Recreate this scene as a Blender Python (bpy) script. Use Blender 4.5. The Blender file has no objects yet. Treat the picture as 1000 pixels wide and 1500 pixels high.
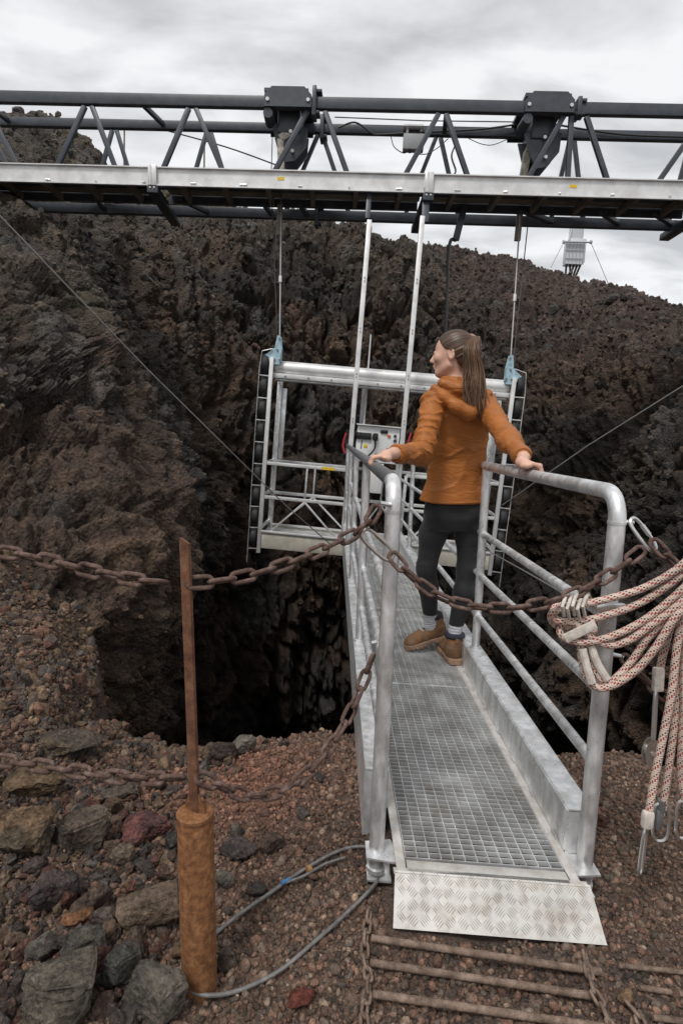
import bpy, bmesh, math, random
import numpy as np
from mathutils import Vector, Matrix

random.seed(7)
np.random.seed(7)
scene = bpy.context.scene
col = scene.collection
R = math.radians

# ---------------------------------------------------------------- camera
CAM_H = 1.32
FPX = 850.0                       # focal length in pixels of a 1000 x 1500 frame
PITCH, ROLL, YAW = R(7.5), R(2.6), R(1.05)
cam_pos = Vector((0, 0, CAM_H))
_f = Vector((math.sin(YAW) * math.cos(PITCH), math.cos(YAW) * math.cos(PITCH), -math.sin(PITCH)))
_r0 = Vector((math.cos(YAW), -math.sin(YAW), 0))
_u0 = _r0.cross(_f)
cam_r = _r0 * math.cos(ROLL) + _u0 * math.sin(ROLL)
cam_u = _u0 * math.cos(ROLL) - _r0 * math.sin(ROLL)
cam_f = _f
cd = bpy.data.cameras.new('camera')
cam = bpy.data.objects.new('camera', cd)
col.objects.link(cam)
cd.sensor_fit = 'VERTICAL'
cd.sensor_height = 36.0
cd.lens = FPX / 1500.0 * 36.0
cd.clip_start = 0.05
cd.clip_end = 500
cam.matrix_world = Matrix(((cam_r.x, cam_u.x, -cam_f.x, cam_pos.x),
                           (cam_r.y, cam_u.y, -cam_f.y, cam_pos.y),
                           (cam_r.z, cam_u.z, -cam_f.z, cam_pos.z),
                           (0, 0, 0, 1)))
scene.camera = cam

# ---------------------------------------------------------------- overcast sky
SUN_EL, SUN_ROT = R(58), R(150)
w = bpy.data.worlds.new('World')
scene.world = w
w.use_nodes = True
wt = w.node_tree
wt.nodes.clear()
wo = wt.nodes.new('ShaderNodeOutputWorld')
bg1 = wt.nodes.new('ShaderNodeBackground')
bg2 = wt.nodes.new('ShaderNodeBackground')
mixw = wt.nodes.new('ShaderNodeMixShader')
sky = wt.nodes.new('ShaderNodeTexSky')
sky.sky_type = 'NISHITA'
sky.sun_disc = False
sky.sun_elevation = SUN_EL
sky.sun_rotation = SUN_ROT
bg1.inputs[1].default_value = 0.10
wt.links.new(sky.outputs[0], bg1.inputs[0])
tc = wt.nodes.new('ShaderNodeTexCoord')
# project the direction on a flat cloud deck so that the clouds get smaller towards the horizon
sep = wt.nodes.new('ShaderNodeSeparateXYZ')
wt.links.new(tc.outputs['Generated'], sep.inputs[0])
def wmath(op, a, b=None):
    n = wt.nodes.new('ShaderNodeMath'); n.operation = op
    for i, v in enumerate((a, b)):
        if v is None: continue
        if isinstance(v, (int, float)): n.inputs[i].default_value = v
        else: wt.links.new(v, n.inputs[i])
    return n.outputs[0]
zz = wmath('MAXIMUM', wmath('ADD', sep.outputs[2], 0.16), 0.05)
cmb = wt.nodes.new('ShaderNodeCombineXYZ')
wt.links.new(wmath('DIVIDE', sep.outputs[0], zz), cmb.inputs[0])
wt.links.new(wmath('DIVIDE', sep.outputs[1], zz), cmb.inputs[1])
mpw = wt.nodes.new('ShaderNodeMapping')
mpw.inputs['Scale'].default_value = (0.9, 1.5, 1)
mpw.inputs['Location'].default_value = (3.1, 1.7, 0.4)
wt.links.new(cmb.outputs[0], mpw.inputs[0])
nzw = wt.nodes.new('ShaderNodeTexNoise')
nzw.inputs['Scale'].default_value = 2.6
nzw.inputs['Detail'].default_value = 7
nzw.inputs['Roughness'].default_value = 0.52
nzw.inputs['Distortion'].default_value = 0.35
wt.links.new(mpw.outputs[0], nzw.inputs[0])
crw = wt.nodes.new('ShaderNodeValToRGB')
crw.color_ramp.elements[0].position = 0.34
crw.color_ramp.elements[0].color = (0.46, 0.468, 0.48, 1)
crw.color_ramp.elements[1].position = 0.60
crw.color_ramp.elements[1].color = (0.77, 0.775, 0.78, 1)
wt.links.new(nzw.outputs[0], crw.inputs[0])
wt.links.new(crw.outputs[0], bg2.inputs[0])
bg2.inputs[1].default_value = 0.84
mixw.inputs[0].default_value = 0.93
wt.links.new(bg1.outputs[0], mixw.inputs[1])
wt.links.new(bg2.outputs[0], mixw.inputs[2])
wt.links.new(mixw.outputs[0], wo.inputs[0])

sl = bpy.data.lights.new('sun', 'SUN')
sl.energy = 1.5
sl.angle = R(14)
sl.color = (1.0, 0.965, 0.92)
so = bpy.data.objects.new('sun', sl)
col.objects.link(so)
# light comes from behind the camera, a little from the left
sdir = Vector((math.sin(SUN_ROT) * math.cos(SUN_EL) * -1, math.cos(SUN_ROT) * math.cos(SUN_EL), math.sin(SUN_EL)))
so.rotation_euler = (-sdir).to_track_quat('-Z', 'Y').to_euler()
so.location = (0, 0, 30)

scene.view_settings.view_transform = 'Standard'
scene.view_settings.look = 'None'
scene.view_settings.exposure = 0.58
scene.view_settings.gamma = 1.0
scene.render.engine = 'CYCLES'
scene.cycles.max_bounces = 6
scene.cycles.use_denoising = True

# ---------------------------------------------------------------- helpers
def ray(px, py):
    return cam_f * FPX + cam_r * (px - 500.0) - cam_u * (py - 750.0)

def at(px, py, Y):
    """the point at forward distance Y seen at that place of the frame"""
    d = ray(px, py)
    return cam_pos + d * ((Y - cam_pos.y) / d.y)

def at_z(px, py, z):
    d = ray(px, py)
    return cam_pos + d * ((z - cam_pos.z) / d.z)

def at_x(px, py, x):
    d = ray(px, py)
    return cam_pos + d * ((x - cam_pos.x) / d.x)

def tag(o, label=None, cat=None, group=None, kind=None):
    if label: o['label'] = label
    if cat: o['category'] = cat
    if group: o['group'] = group
    if kind: o['kind'] = kind
    return o

def empty(name, loc=(0, 0, 0), label=None, cat=None, group=None):
    o = bpy.data.objects.new(name, None)
    o.empty_display_size = 0.1
    o.location = loc
    col.objects.link(o)
    return tag(o, label, cat, group)

def link_mesh(name, me, mat, parent=None, loc=None):
    o = bpy.data.objects.new(name, me)
    if mat is not None and len(me.materials) == 0:
        me.materials.append(mat)
    col.objects.link(o)
    if parent is not None:
        o.parent = parent
        # children are modelled in world space; undo the parent's placement
        o.matrix_parent_inverse = Matrix.LocRotScale(parent.location, parent.rotation_euler, parent.scale).inverted() \
            if parent.parent is None else parent_world(parent).inverted()
    if loc is not None:
        o.location = loc
    return o

def parent_world(o):
    m = Matrix.LocRotScale(o.location, o.rotation_euler, o.scale)
    if o.parent is not None:
        m = parent_world(o.parent) @ o.matrix_parent_inverse @ m
    return m

def place_child(o, parent, world):
    """parent o so that its world matrix is `world`"""
    o.parent = parent
    o.matrix_parent_inverse = Matrix.Identity(4)
    m = parent_world(parent).inverted() @ world
    o.location, o.rotation_euler, o.scale = m.to_translation(), m.to_euler(), m.to_scale()

def frame_from(d, up=Vector((0, 0, 1))):
    d = Vector(d).normalized()
    if abs(d.dot(up)) > 0.98:
        up = Vector((0, 1, 0))
    a = d.cross(up).normalized()
    b = a.cross(d).normalized()
    return a, b, d

class MB:
    """collects shapes of one part and links them as one mesh"""
    def __init__(self):
        self.v, self.f, self.uv = [], [], {}
    def add(self, verts, faces):
        o = len(self.v)
        self.v += [tuple(p) for p in verts]
        self.f += [tuple(o + i for i in q) for q in faces]
    def box(self, c, size, ax=None, bevel=0.0):
        """a box with chamfered edges"""
        c = Vector(c)
        X, Y, Z = ax if ax else (Vector((1, 0, 0)), Vector((0, 1, 0)), Vector((0, 0, 1)))
        h = [s / 2 for s in size]
        if bevel <= 0:
            vs = [c + X * (h[0] * i) + Y * (h[1] * j) + Z * (h[2] * k) for i in (-1, 1) for j in (-1, 1) for k in (-1, 1)]
            self.add(vs, [(0, 1, 3, 2), (4, 6, 7, 5), (0, 4, 5, 1), (2, 3, 7, 6), (0, 2, 6, 4), (1, 5, 7, 3)])
            return self
        bm = bmesh.new()
        bmesh.ops.create_cube(bm, size=1)
        for v in bm.verts:
            v.co = Vector((v.co.x * size[0], v.co.y * size[1], v.co.z * size[2]))
        bmesh.ops.bevel(bm, geom=list(bm.edges), offset=min(bevel, min(size) * 0.45), segments=2, affect='EDGES', profile=0.5)
        bm.verts.index_update()
        self.add([c + X * v.co.x + Y * v.co.y + Z * v.co.z for v in bm.verts], [tuple(v.index for v in f.verts) for f in bm.faces])
        bm.free()
        return self
    def bar(self, a, b, w, h, up=Vector((0, 0, 1)), bevel=0.0):
        a, b = Vector(a), Vector(b)
        A, B, D = frame_from(b - a, up)
        return self.box((a + b) / 2, (w, (b - a).length, h), (A, D, B), bevel)
    def prism(self, poly, a, b, up=Vector((0, 0, 1))):
        """sweeps a 2D outline from a to b"""
        a, b = Vector(a), Vector(b)
        A, B, D = frame_from(b - a, up)
        n = len(poly)
        vs = [a + A * x + B * y for x, y in poly] + [b + A * x + B * y for x, y in poly]
        fs = [(i, (i + 1) % n, n + (i + 1) % n, n + i) for i in range(n)]
        fs += [tuple(range(n - 1, -1, -1)), tuple(range(n, 2 * n))]
        self.add(vs, fs)
        return self
    def plate(self, pts, n, t):
        """a flat plate with outline pts and thickness t along n"""
        n = Vector(n).normalized()
        m = len(pts)
        vs = [Vector(p) - n * (t / 2) for p in pts] + [Vector(p) + n * (t / 2) for p in pts]
        fs = [(i, (i + 1) % m, m + (i + 1) % m, m + i) for i in range(m)]
        fs += [tuple(range(m - 1, -1, -1)), tuple(range(m, 2 * m))]
        self.add(vs, fs)
        return self
    def tube(self, pts, r, seg=12, caps=True, uv=False, closed=False):
        """a round tube along a path; r is one radius or one for each point"""
        pts = [Vector(p) for p in pts]
        n = len(pts)
        rs = r if isinstance(r, (list, tuple)) else [r] * n
        o = len(self.v)
        prev = None
        s = 0.0
        for i, p in enumerate(pts):
            if closed:
                t = pts[(i + 1) % n] - pts[i - 1]
            else:
                t = pts[min(i + 1, n - 1)] - pts[max(i - 1, 0)]
            t.normalize()
            if prev is None:
                A, B, _ = frame_from(t)
            else:
                A = (prev - t * prev.dot(t)).normalized()
                B = A.cross(t).normalized()
            prev = A
            if i: s += (p - pts[i - 1]).length
            for k in range(seg):
                g = 2 * math.pi * k / seg
                self.v.append(tuple(p + A * (math.cos(g) * rs[i]) + B * (math.sin(g) * rs[i])))
                if uv: self.uv[len(self.v) - 1] = (s, k / seg)
        m = n if closed else n - 1
        for i in range(m):
            for k in range(seg):
                a = o + i * seg + k; b = o + i * seg + (k + 1) % seg
                c = o + ((i + 1) % n) * seg + (k + 1) % seg; d = o + ((i + 1) % n) * seg + k
                self.f.append((a, d, c, b))
        if caps and not closed:
            self.f.append(tuple(o + k for k in range(seg)))
            self.f.append(tuple(o + (n - 1) * seg + k for k in range(seg - 1, -1, -1)))
        return self
    def cyl(self, a, b, r, seg=16, r2=None):
        return self.tube([a, b], [r, r if r2 is None else r2], seg)
    def build(self, name, mat, parent=None, smooth=True, angle=35):
        me = bpy.data.meshes.new(name)
        me.from_pydata(self.v, [], self.f)
        me.validate()
        if smooth:
            me.polygons.foreach_set('use_smooth', [True] * len(me.polygons))
            me.set_sharp_from_angle(angle=R(angle))
        if self.uv:
            uvl = me.uv_layers.new(name='UVMap')
            for l in me.loops:
                u = self.uv.get(l.vertex_index, (0, 0))
                uvl.data[l.index].uv = u
            # close the seam around the tube
            for p in me.polygons:
                vs = [uvl.data[i].uv[1] for i in p.loop_indices]
                if max(vs) - min(vs) > 0.5:
                    for i in p.loop_indices:
                        if uvl.data[i].uv[1] < 0.5:
                            uvl.data[i].uv[1] += 1.0
        return link_mesh(name, me, mat, parent)

def smooth_path(pts, n=8):
    """Catmull-Rom through the points"""
    P = [Vector(p) for p in pts]
    P = [P[0] * 2 - P[1]] + P + [P[-1] * 2 - P[-2]]
    out = []
    for i in range(1, len(P) - 2):
        for k in range(n):
            t = k / n
            a, b, c, d = P[i - 1], P[i], P[i + 1], P[i + 2]
            out.append(0.5 * ((2 * b) + (c - a) * t + (2 * a - 5 * b + 4 * c - d) * t * t + (3 * b - a - 3 * c + d) * t ** 3))
    out.append(P[-2])
    return out

# ---------------------------------------------------------------- noise for the terrain
def _hash(ix, iy, iz, k):
    h = (ix * 374761393 + iy * 668265263 + iz * 2147483647 + k * 1274126177) & 0xFFFFFFFF
    h = ((h ^ (h >> 13)) * 1274126177) & 0xFFFFFFFF
    h = ((h ^ (h >> 16)) * 2246822519) & 0xFFFFFFFF
    return ((h ^ (h >> 15)) & 0xFFFFFF).astype(np.float32) / np.float32(0xFFFFFF)

def vnoise(p, k=0):
    q = np.floor(p).astype(np.int64)
    f = (p - q).astype(np.float32)
    f = f * f * f * (f * (f * 6 - 15) + 10)
    r = 0
    for dx in (0, 1):
        for dy in (0, 1):
            for dz in (0, 1):
                wgt = (f[:, 0] if dx else 1 - f[:, 0]) * (f[:, 1] if dy else 1 - f[:, 1]) * (f[:, 2] if dz else 1 - f[:, 2])
                r = r + wgt * _hash(q[:, 0] + dx, q[:, 1] + dy, q[:, 2] + dz, k)
    return r * 2 - 1

def fbm(p, octv=4, k=0, gain=0.5):
    s, a = 0, 1.0
    for i in range(octv):
        s = s + a * vnoise(p * (2.03 ** i) + 17.3 * i, k + i)
        a *= gain
    return s

def worley(p, k=0, jitter=0.95):
    """distance to the nearest and second nearest cell point, and a random number of the cell"""
    q = np.floor(p).astype(np.int64)
    f1 = np.full(len(p), 9.0, np.float32); f2 = f1.copy(); cid = np.zeros(len(p), np.float32)
    for dx in (-1, 0, 1):
        for dy in (-1, 0, 1):
            for dz in (-1, 0, 1):
                cx, cy, cz = q[:, 0] + dx, q[:, 1] + dy, q[:, 2] + dz
                d = (cx + 0.5 + (_hash(cx, cy, cz, k) - 0.5) * jitter - p[:, 0]) ** 2 \
                    + (cy + 0.5 + (_hash(cx, cy, cz, k + 1) - 0.5) * jitter - p[:, 1]) ** 2 \
                    + (cz + 0.5 + (_hash(cx, cy, cz, k + 2) - 0.5) * jitter - p[:, 2]) ** 2
                d = np.sqrt(d).astype(np.float32)
                near = d < f1
                f2 = np.where(near, f1, np.minimum(f2, d))
                cid = np.where(near, _hash(cx, cy, cz, k + 3), cid)
                f1 = np.where(near, d, f1)
    return f1, f2, cid

def sstep(a, b, x):
    t = np.clip((x - a) / (b - a), 0, 1)
    return t * t * (3 - 2 * t)

def np_mesh(name, verts, faces, colr=None, smooth=True):
    """fast mesh from numpy arrays; faces is (n, 3) or (n, 4); colr one colour for each vertex"""
    me = bpy.data.meshes.new(name)
    nf, k = faces.shape
    me.vertices.add(len(verts))
    me.vertices.foreach_set('co', np.ascontiguousarray(verts, np.float32).ravel())
    me.loops.add(nf * k)
    me.loops.foreach_set('vertex_index', np.ascontiguousarray(faces, np.int32).ravel())
    me.polygons.add(nf)
    me.polygons.foreach_set('loop_start', np.arange(0, nf * k, k, dtype=np.int32))
    me.update(calc_edges=True)
    me.polygons.foreach_set('use_smooth', np.full(nf, smooth))
    if colr is not None:
        a = me.color_attributes.new('Col', 'FLOAT_COLOR', 'POINT')
        c = np.ones((len(verts), 4), np.float32); c[:, :3] = colr
        a.data.foreach_set('color', c.ravel())
    return me

# ---------------------------------------------------------------- materials
def mat(name, base=(0.5, 0.5, 0.5), rough=0.6, metal=0.0, var=0.0, vscale=8.0, bump=0.0, bscale=60.0, spec=0.5,
        dirt=None, dirt_amt=0.0, dirt_scale=6.0, attr=False, rvar=0.0, coord='Object', bdist=0.002, stretch=None):
    m = bpy.data.materials.new(name)
    m.use_nodes = True
    t = m.node_tree
    b = t.nodes['Principled BSDF']
    b.inputs['Roughness'].default_value = rough
    b.inputs['Metallic'].default_value = metal
    b.inputs['Specular IOR Level'].default_value = spec
    tcn = t.nodes.new('ShaderNodeTexCoord')
    if coord == 'World':
        co = t.nodes.new('ShaderNodeNewGeometry').outputs['Position']
    else:
        co = tcn.outputs[coord]
    if stretch:
        mp = t.nodes.new('ShaderNodeMapping')
        mp.inputs['Scale'].default_value = stretch
        t.links.new(co, mp.inputs[0]); co = mp.outputs[0]
    def noise(sc, det=5, ro=0.55):
        n = t.nodes.new('ShaderNodeTexNoise')
        n.inputs['Scale'].default_value = sc
        n.inputs['Detail'].default_value = det
        n.inputs['Roughness'].default_value = ro
        t.links.new(co, n.inputs[0])
        return n.outputs[0]
    if attr:
        an = t.nodes.new('ShaderNodeAttribute'); an.attribute_name = 'Col'
        c = an.outputs[0]
    else:
        rgb = t.nodes.new('ShaderNodeRGB'); rgb.outputs[0].default_value = (*base, 1)
        c = rgb.outputs[0]
    def ramp(src, lo, hi, a=0.35, z=0.65):
        mr = t.nodes.new('ShaderNodeMapRange')
        mr.inputs[1].default_value = a; mr.inputs[2].default_value = z
        mr.inputs[3].default_value = lo; mr.inputs[4].default_value = hi
        t.links.new(src, mr.inputs[0])
        return mr.outputs[0]
    if var > 0:
        hs = t.nodes.new('ShaderNodeHueSaturation')
        t.links.new(c, hs.inputs['Color'])
        t.links.new(ramp(noise(vscale), 1 - var, 1 + var), hs.inputs['Value'])
        c = hs.outputs[0]
    if dirt is not None:
        mx = t.nodes.new('ShaderNodeMix'); mx.data_type = 'RGBA'
        t.links.new(ramp(noise(dirt_scale, 8, 0.65), 0, dirt_amt, 0.45, 0.68), mx.inputs[0])
        t.links.new(c, mx.inputs[6]); mx.inputs[7].default_value = (*dirt, 1)
        c = mx.outputs[2]
    t.links.new(c, b.inputs['Base Color'])
    if rvar > 0:
        t.links.new(ramp(noise(vscale * 2.3), max(rough - rvar, 0.05), min(rough + rvar, 1)), b.inputs['Roughness'])
    if bump > 0:
        bn = t.nodes.new('ShaderNodeBump')
        bn.inputs['Strength'].default_value = bump
        bn.inputs['Distance'].default_value = bdist
        t.links.new(noise(bscale, 6, 0.6), bn.inputs['Height'])
        t.links.new(bn.outputs[0], b.inputs['Normal'])
    return m

def rock_material(name, s1=9.0, s2=42.0, bd=0.03, rough=0.92, spec=0.25):
    """rock with its colour from the mesh, broken up by two noises, with pitted relief"""
    m = bpy.data.materials.new(name)
    m.use_nodes = True
    t = m.node_tree
    b = t.nodes['Principled BSDF']
    b.inputs['Roughness'].default_value = rough
    b.inputs['Specular IOR Level'].default_value = spec
    geo = t.nodes.new('ShaderNodeNewGeometry')
    an = t.nodes.new('ShaderNodeAttribute'); an.attribute_name = 'Col'
    def noise(sc, det, ro):
        n = t.nodes.new('ShaderNodeTexNoise')
        n.inputs['Scale'].default_value = sc; n.inputs['Detail'].default_value = det; n.inputs['Roughness'].default_value = ro
        t.links.new(geo.outputs['Position'], n.inputs[0])
        return n.outputs[0]
    n1, n2 = noise(s1, 6, 0.7), noise(s2, 5, 0.7)
    vo = t.nodes.new('ShaderNodeTexVoronoi')
    vo.inputs['Scale'].default_value = s2 * 0.8
    t.links.new(geo.outputs['Position'], vo.inputs[0])
    def mr(src, a, z, lo, hi):
        q = t.nodes.new('ShaderNodeMapRange')
        for i, v in enumerate((a, z, lo, hi)): q.inputs[i + 1].default_value = v
        t.links.new(src, q.inputs[0]); return q.outputs[0]
    def mul(a, bb):
        q = t.nodes.new('ShaderNodeMath'); q.operation = 'MULTIPLY'
        for i, v in enumerate((a, bb)):
            if isinstance(v, (int, float)): q.inputs[i].default_value = v
            else: t.links.new(v, q.inputs[i])
        return q.outputs[0]
    def add(a, bb):
        q = t.nodes.new('ShaderNodeMath'); q.operation = 'ADD'
        t.links.new(a, q.inputs[0]); t.links.new(bb, q.inputs[1]); return q.outputs[0]
    hs = t.nodes.new('ShaderNodeHueSaturation')
    t.links.new(an.outputs[0], hs.inputs['Color'])
    t.links.new(mul(mr(n1, 0.32, 0.68, 0.45, 1.6), mr(n2, 0.32, 0.68, 0.45, 1.6)), hs.inputs['Value'])  # contrast of bright facets and dark hollows put into the colour
    # pale flecks: bright facet edges painted into the colour
    fl = noise(s2 * 2.2, 2, 0.5)
    mx = t.nodes.new('ShaderNodeMix'); mx.data_type = 'RGBA'
    t.links.new(mr(fl, 0.66, 0.71, 0, 0.6), mx.inputs[0])
    t.links.new(hs.outputs[0], mx.inputs[6]); mx.inputs[7].default_value = (0.22, 0.19, 0.165, 1)
    t.links.new(mx.outputs[2], b.inputs['Base Color'])
    bn = t.nodes.new('ShaderNodeBump')
    bn.inputs['Strength'].default_value = 1.0; bn.inputs['Distance'].default_value = bd
    h = add(mul(n2, 0.8), add(mul(n1, 0.9), mul(vo.outputs['Distance'], 0.5)))
    t.links.new(h, bn.inputs['Height'])
    t.links.new(bn.outputs[0], b.inputs['Normal'])
    return m

M = {}
M['rock'] = rock_material('crater_rock', 8.0, 45.0, 0.065, 0.62, 0.35)
M['soil'] = rock_material('scoria_soil', 26.0, 140.0, 0.008, 0.8, 0.35)
M['pebble'] = rock_material('pebble', 30.0, 220.0, 0.003)
M['boulder'] = rock_material('boulder', 14.0, 75.0, 0.026)
# ================================================================ crater and ground
def station(*p):
    return p
# profiles of the crater round the shaft: deep, lip, face, crest, beyond (metres)
ST = [
    [(-2.6, 3.6, -6), (-1.25, 2.85, -.6), (-2.1, 2.6, 0.0), (-3.4, 2.5, 1.5), (-8, 2.0, 2.5)],
    [(-3.4, 4.7, -6), (-1.50, 4.2, -.45), (-2.30, 4.8, 1.5), (-3.6, 5.5, 2.8), (-10, 4.2, 3.0)],
    [(-4.2, 6.6, -6), (-2.0, 6.1, -.6), (-2.80, 6.8, 2.2), (-4.5, 7.3, 3.35), (-11, 7.0, 3.2)],
    [(-4.6, 9.6, -6), (-2.2, 8.6, -.8), (-3.2, 9.9, 2.8), (-5.3, 11.2, 6.2), (-10, 14.0, 6.0)],
    [(-2.2, 11.9, -6), (-1.5, 10.7, -1.0), (-2.1, 12.0, 3.6), (-3.7, 15.0, 6.7), (-6, 20.0, 6.2)],
    [(0.0, 12.7, -6), (0.0, 11.5, -1.2), (0.0, 13.0, 4.0), (0.0, 16.8, 6.7), (0, 24.0, 6.0)],
    [(2.5, 12.5, -6), (2.0, 11.3, -1.2), (2.4, 13.0, 3.8), (3.4, 17.4, 6.6), (5, 25.0, 5.9)],
    [(4.3, 11.5, -6), (3.4, 10.3, -1.1), (4.6, 11.6, 3.2), (7.2, 17.2, 5.75), (10, 25.0, 5.0)],
    [(6.0, 8.8, -6), (4.2, 8.2, -1.0), (5.8, 9.0, 2.7), (10.0, 14.2, 3.9), (18, 21.0, 3.5)],
    [(7.2, 5.2, -6), (4.3, 5.8, -.9), (5.6, 5.8, 1.5), (9.5, 8.0, 4.0), (18, 9.0, 4.5)],
    [(5.2, 2.6, -6), (3.6, 3.7, -1.0), (4.4, 3.3, -.2), (7.5, 3.4, 1.2), (16, 3.0, 2.5)],
    [(1.7, 2.0, -6), (1.7, 2.95, -2.2), (1.9, 2.3, -1.9), (2.2, 1.4, -1.6), (4, -1.0, -1.7)],
    [(0.3, 2.0, -6), (0.3, 2.95, -2.2), (0.3, 2.3, -1.9), (0.3, 1.4, -1.6), (0, -1.0, -1.7)],
]
def catmull(P, t, closed):
    n = len(P)
    i = np.floor(t).astype(int); f = (t - i)[:, None, None] if P.ndim == 3 else (t - i)[:, None]
    g = (lambda k: P[k % n]) if closed else (lambda k: P[np.clip(k, 0, n - 1)])
    a, b, c, d = g(i - 1), g(i), g(i + 1), g(i + 2)
    return 0.5 * (2 * b + (c - a) * f + (2 * a - 5 * b + 4 * c - d) * f ** 2 + (3 * b - a - 3 * c + d) * f ** 3)

P = np.array(ST, np.float32)
# more columns where the crater fills the picture
dens = np.array([80, 150, 130, 110, 110, 110, 110, 100, 70, 40, 30, 14, 20])
ts = np.concatenate([i + np.arange(n) / n for i, n in enumerate(dens)])
ring = catmull(P, ts, True)                                   # (U, 5, 3)
vd = np.array([90, 150, 150, 26])
tv = np.concatenate([i + np.arange(n) / n for i, n in enumerate(vd)] + [[3.9999]])
G = catmull(np.transpose(ring, (1, 0, 2)), tv, False)         # (V, U, 3)
G = np.transpose(G, (1, 0, 2)).astype(np.float64)             # (U, V, 3)
U, V = G.shape[:2]
def grid_normals(G):
    du = np.roll(G, -1, 0) - np.roll(G, 1, 0)
    dv = np.gradient(G, axis=1)
    n = np.cross(du, dv)
    n /= np.linalg.norm(n, axis=2, keepdims=True) + 1e-9
    return n
N = grid_normals(G)
cen = np.array([0.8, 7.0, 2.0])
flip = np.sign(((cen - G) * N).sum(2, keepdims=True).mean())
N = N * flip
p = G.reshape(-1, 3); n = N.reshape(-1, 3)
tvv = np.tile(tv, U); tuu = np.repeat(ts, V)
# warp, big buttresses, then blocks at three sizes with cracks between them
q = p + 0.25 * np.stack([fbm(p * 0.9, 3, 5), fbm(p * 0.9 + 31, 3, 6), fbm(p * 0.9 + 57, 3, 7)], 1)
steep = 1 - sstep(1.6, 2.6, tvv)                              # cliffs below, clinker slope above
flute = q * np.array([1.0, 1.0, 0.6])
big = fbm(p * 0.42 * np.array([1, 1, 0.55]), 3, 11)
d = np.interp(tuu, [0, 1, 3, 4, 6, 7, 9], [.2, .22, .35, .5, .5, .3, .3]) * big
# deep fissures running down the cliffs
tilt = q @ np.array([[1, 0, 0.0], [0, 1, 0.0], [0.22, -0.1, 0.16]])
f1, f2, cf = worley(tilt * 1.5, 10)
fis = (1 - np.clip((f2 - f1) / 0.13, 0, 1)) * np.interp(tuu, [0, 0.6, 1.2, 5, 6.5], [0, .3, 1, 1, .35]) * (1 - sstep(2.0, 2.9, tvv))
d -= 0.36 * fis
# long fluted ribs running down the left cliff
wp = 0.22 * fbm(p * 0.8, 3, 15)
rib = np.abs(vnoise(np.stack([tuu * 3.6 + wp, tvv * 0.55 + 0.4 * wp, np.zeros_like(tuu)], 1), 16))
rib2 = np.abs(vnoise(np.stack([tuu * 8.5 + 2 * wp, tvv * 0.9 + wp, np.ones_like(tuu)], 1), 17))
fl_ = np.interp(tuu, [0.4, 1.2, 4.6, 6.0], [0, 1, 1, 0.25]) * (1 - sstep(2.3, 3.0, tvv))
d += fl_ * (0.45 * (np.clip(rib, 0, 0.5) - 0.2) + 0.20 * (np.clip(rib2, 0, 0.45) - 0.18))
d += 0.22 * (cf - 0.5) * np.interp(tuu, [0, 1, 5, 7], [.5, 1, 1, .5])
f1, f2, ca = worley(flute * 1.15, 20)
blk = np.clip((f2 - f1) / 0.30, 0, 1)
nl = np.interp(tuu, [0, 2.6, 4.2, 12.9], [0.5, 0.5, 1.0, 1.0])
d += nl * (steep * (0.20 * blk + 0.18 * (ca - 0.5)) + (1 - steep) * 0.16 * (0.6 - f1))
f1, f2, cb = worley(q * (3.0 * np.array([1, 1, 0.75])), 40)
up_s = 1 - 0.4 * sstep(2.0, 2.6, tvv)
d += up_s * nl * (0.09 * np.clip((f2 - f1) / 0.28, 0, 1) + 0.11 * (cb - 0.5) + 0.05 * (0.5 - f1))
f1, f2, cc = worley(q * 7.2, 60)
d += 0.05 * np.clip((f2 - f1) / 0.3, 0, 1) + 0.045 * (0.5 - f1) + 0.06 * (cc - 0.5)
f1, f2, cd_ = worley(q * 15.0, 70)
d += 0.022 * np.clip((f2 - f1) / 0.3, 0, 1) + 0.026 * (cd_ - 0.5)
d += 0.03 * fbm(p * 9, 3, 80)
d *= np.where(tuu > 10.6, 0.15, 1.0) * np.where((tuu < 0.5) & (tvv < 1.6), 0.5, 1.0)
p = p + n * d[:, None]
# knobs of the outcrop upper left
pk = np.exp(-((p[:, 0] + 5.3) ** 2 + (p[:, 1] - 11.2) ** 2) / 1.1)
p[:, 2] += 0.55 * pk * (tvv > 2.0)

# rock colours of the place: ochre and rust near left, dark basalt in the shaft, purple brown clinker right
c_dark = np.array([0.043, 0.037, 0.032]); c_brown = np.array([0.088, 0.059, 0.040]); c_red = np.array([0.084, 0.056, 0.045])
c_och = np.array([0.135, 0.085, 0.050]); c_olive = np.array([0.085, 0.072, 0.036]); c_grey = np.array([0.085, 0.082, 0.078])
def mixc(a, b, t):
    return a * (1 - t[:, None]) + b * t[:, None]
cn1, cn2, cn3 = fbm(p * 0.8, 4, 101), fbm(p * 1.7, 4, 111), fbm(p * 0.5 + 9, 3, 121)
C = mixc(np.tile(c_dark, (len(p), 1)), c_brown, sstep(-0.2, 0.6, cn1))
nearleft = sstep(8.5, 4.0, p[:, 1]) * sstep(0.5, -1.0, p[:, 0])
C = mixc(C, np.array([0.110, 0.072, 0.050]), nearleft * 0.85)
C = mixc(C, c_och, nearleft * sstep(0.30, 0.75, cn2) * sstep(2.2, 0.2, p[:, 2]) * 0.7)
right = sstep(0.5, 4.0, p[:, 0]) * sstep(1.3, 2.4, tvv)
C = mixc(C, c_red, right * 0.8)
up = sstep(2.0, 2.6, tvv)
C = mixc(C, np.array([0.088, 0.068, 0.051]), up * 0.6 * (1 - right))
C = mixc(C, c_olive, up * sstep(0.05, 0.5, cn3) * sstep(2.5, -1.0, p[:, 0]) * 0.75)
C = mixc(C, c_grey, sstep(0.45, 0.8, fbm(p * np.array([1.4, 1.4, .5]) + 3, 4, 131)) * 0.55)
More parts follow.
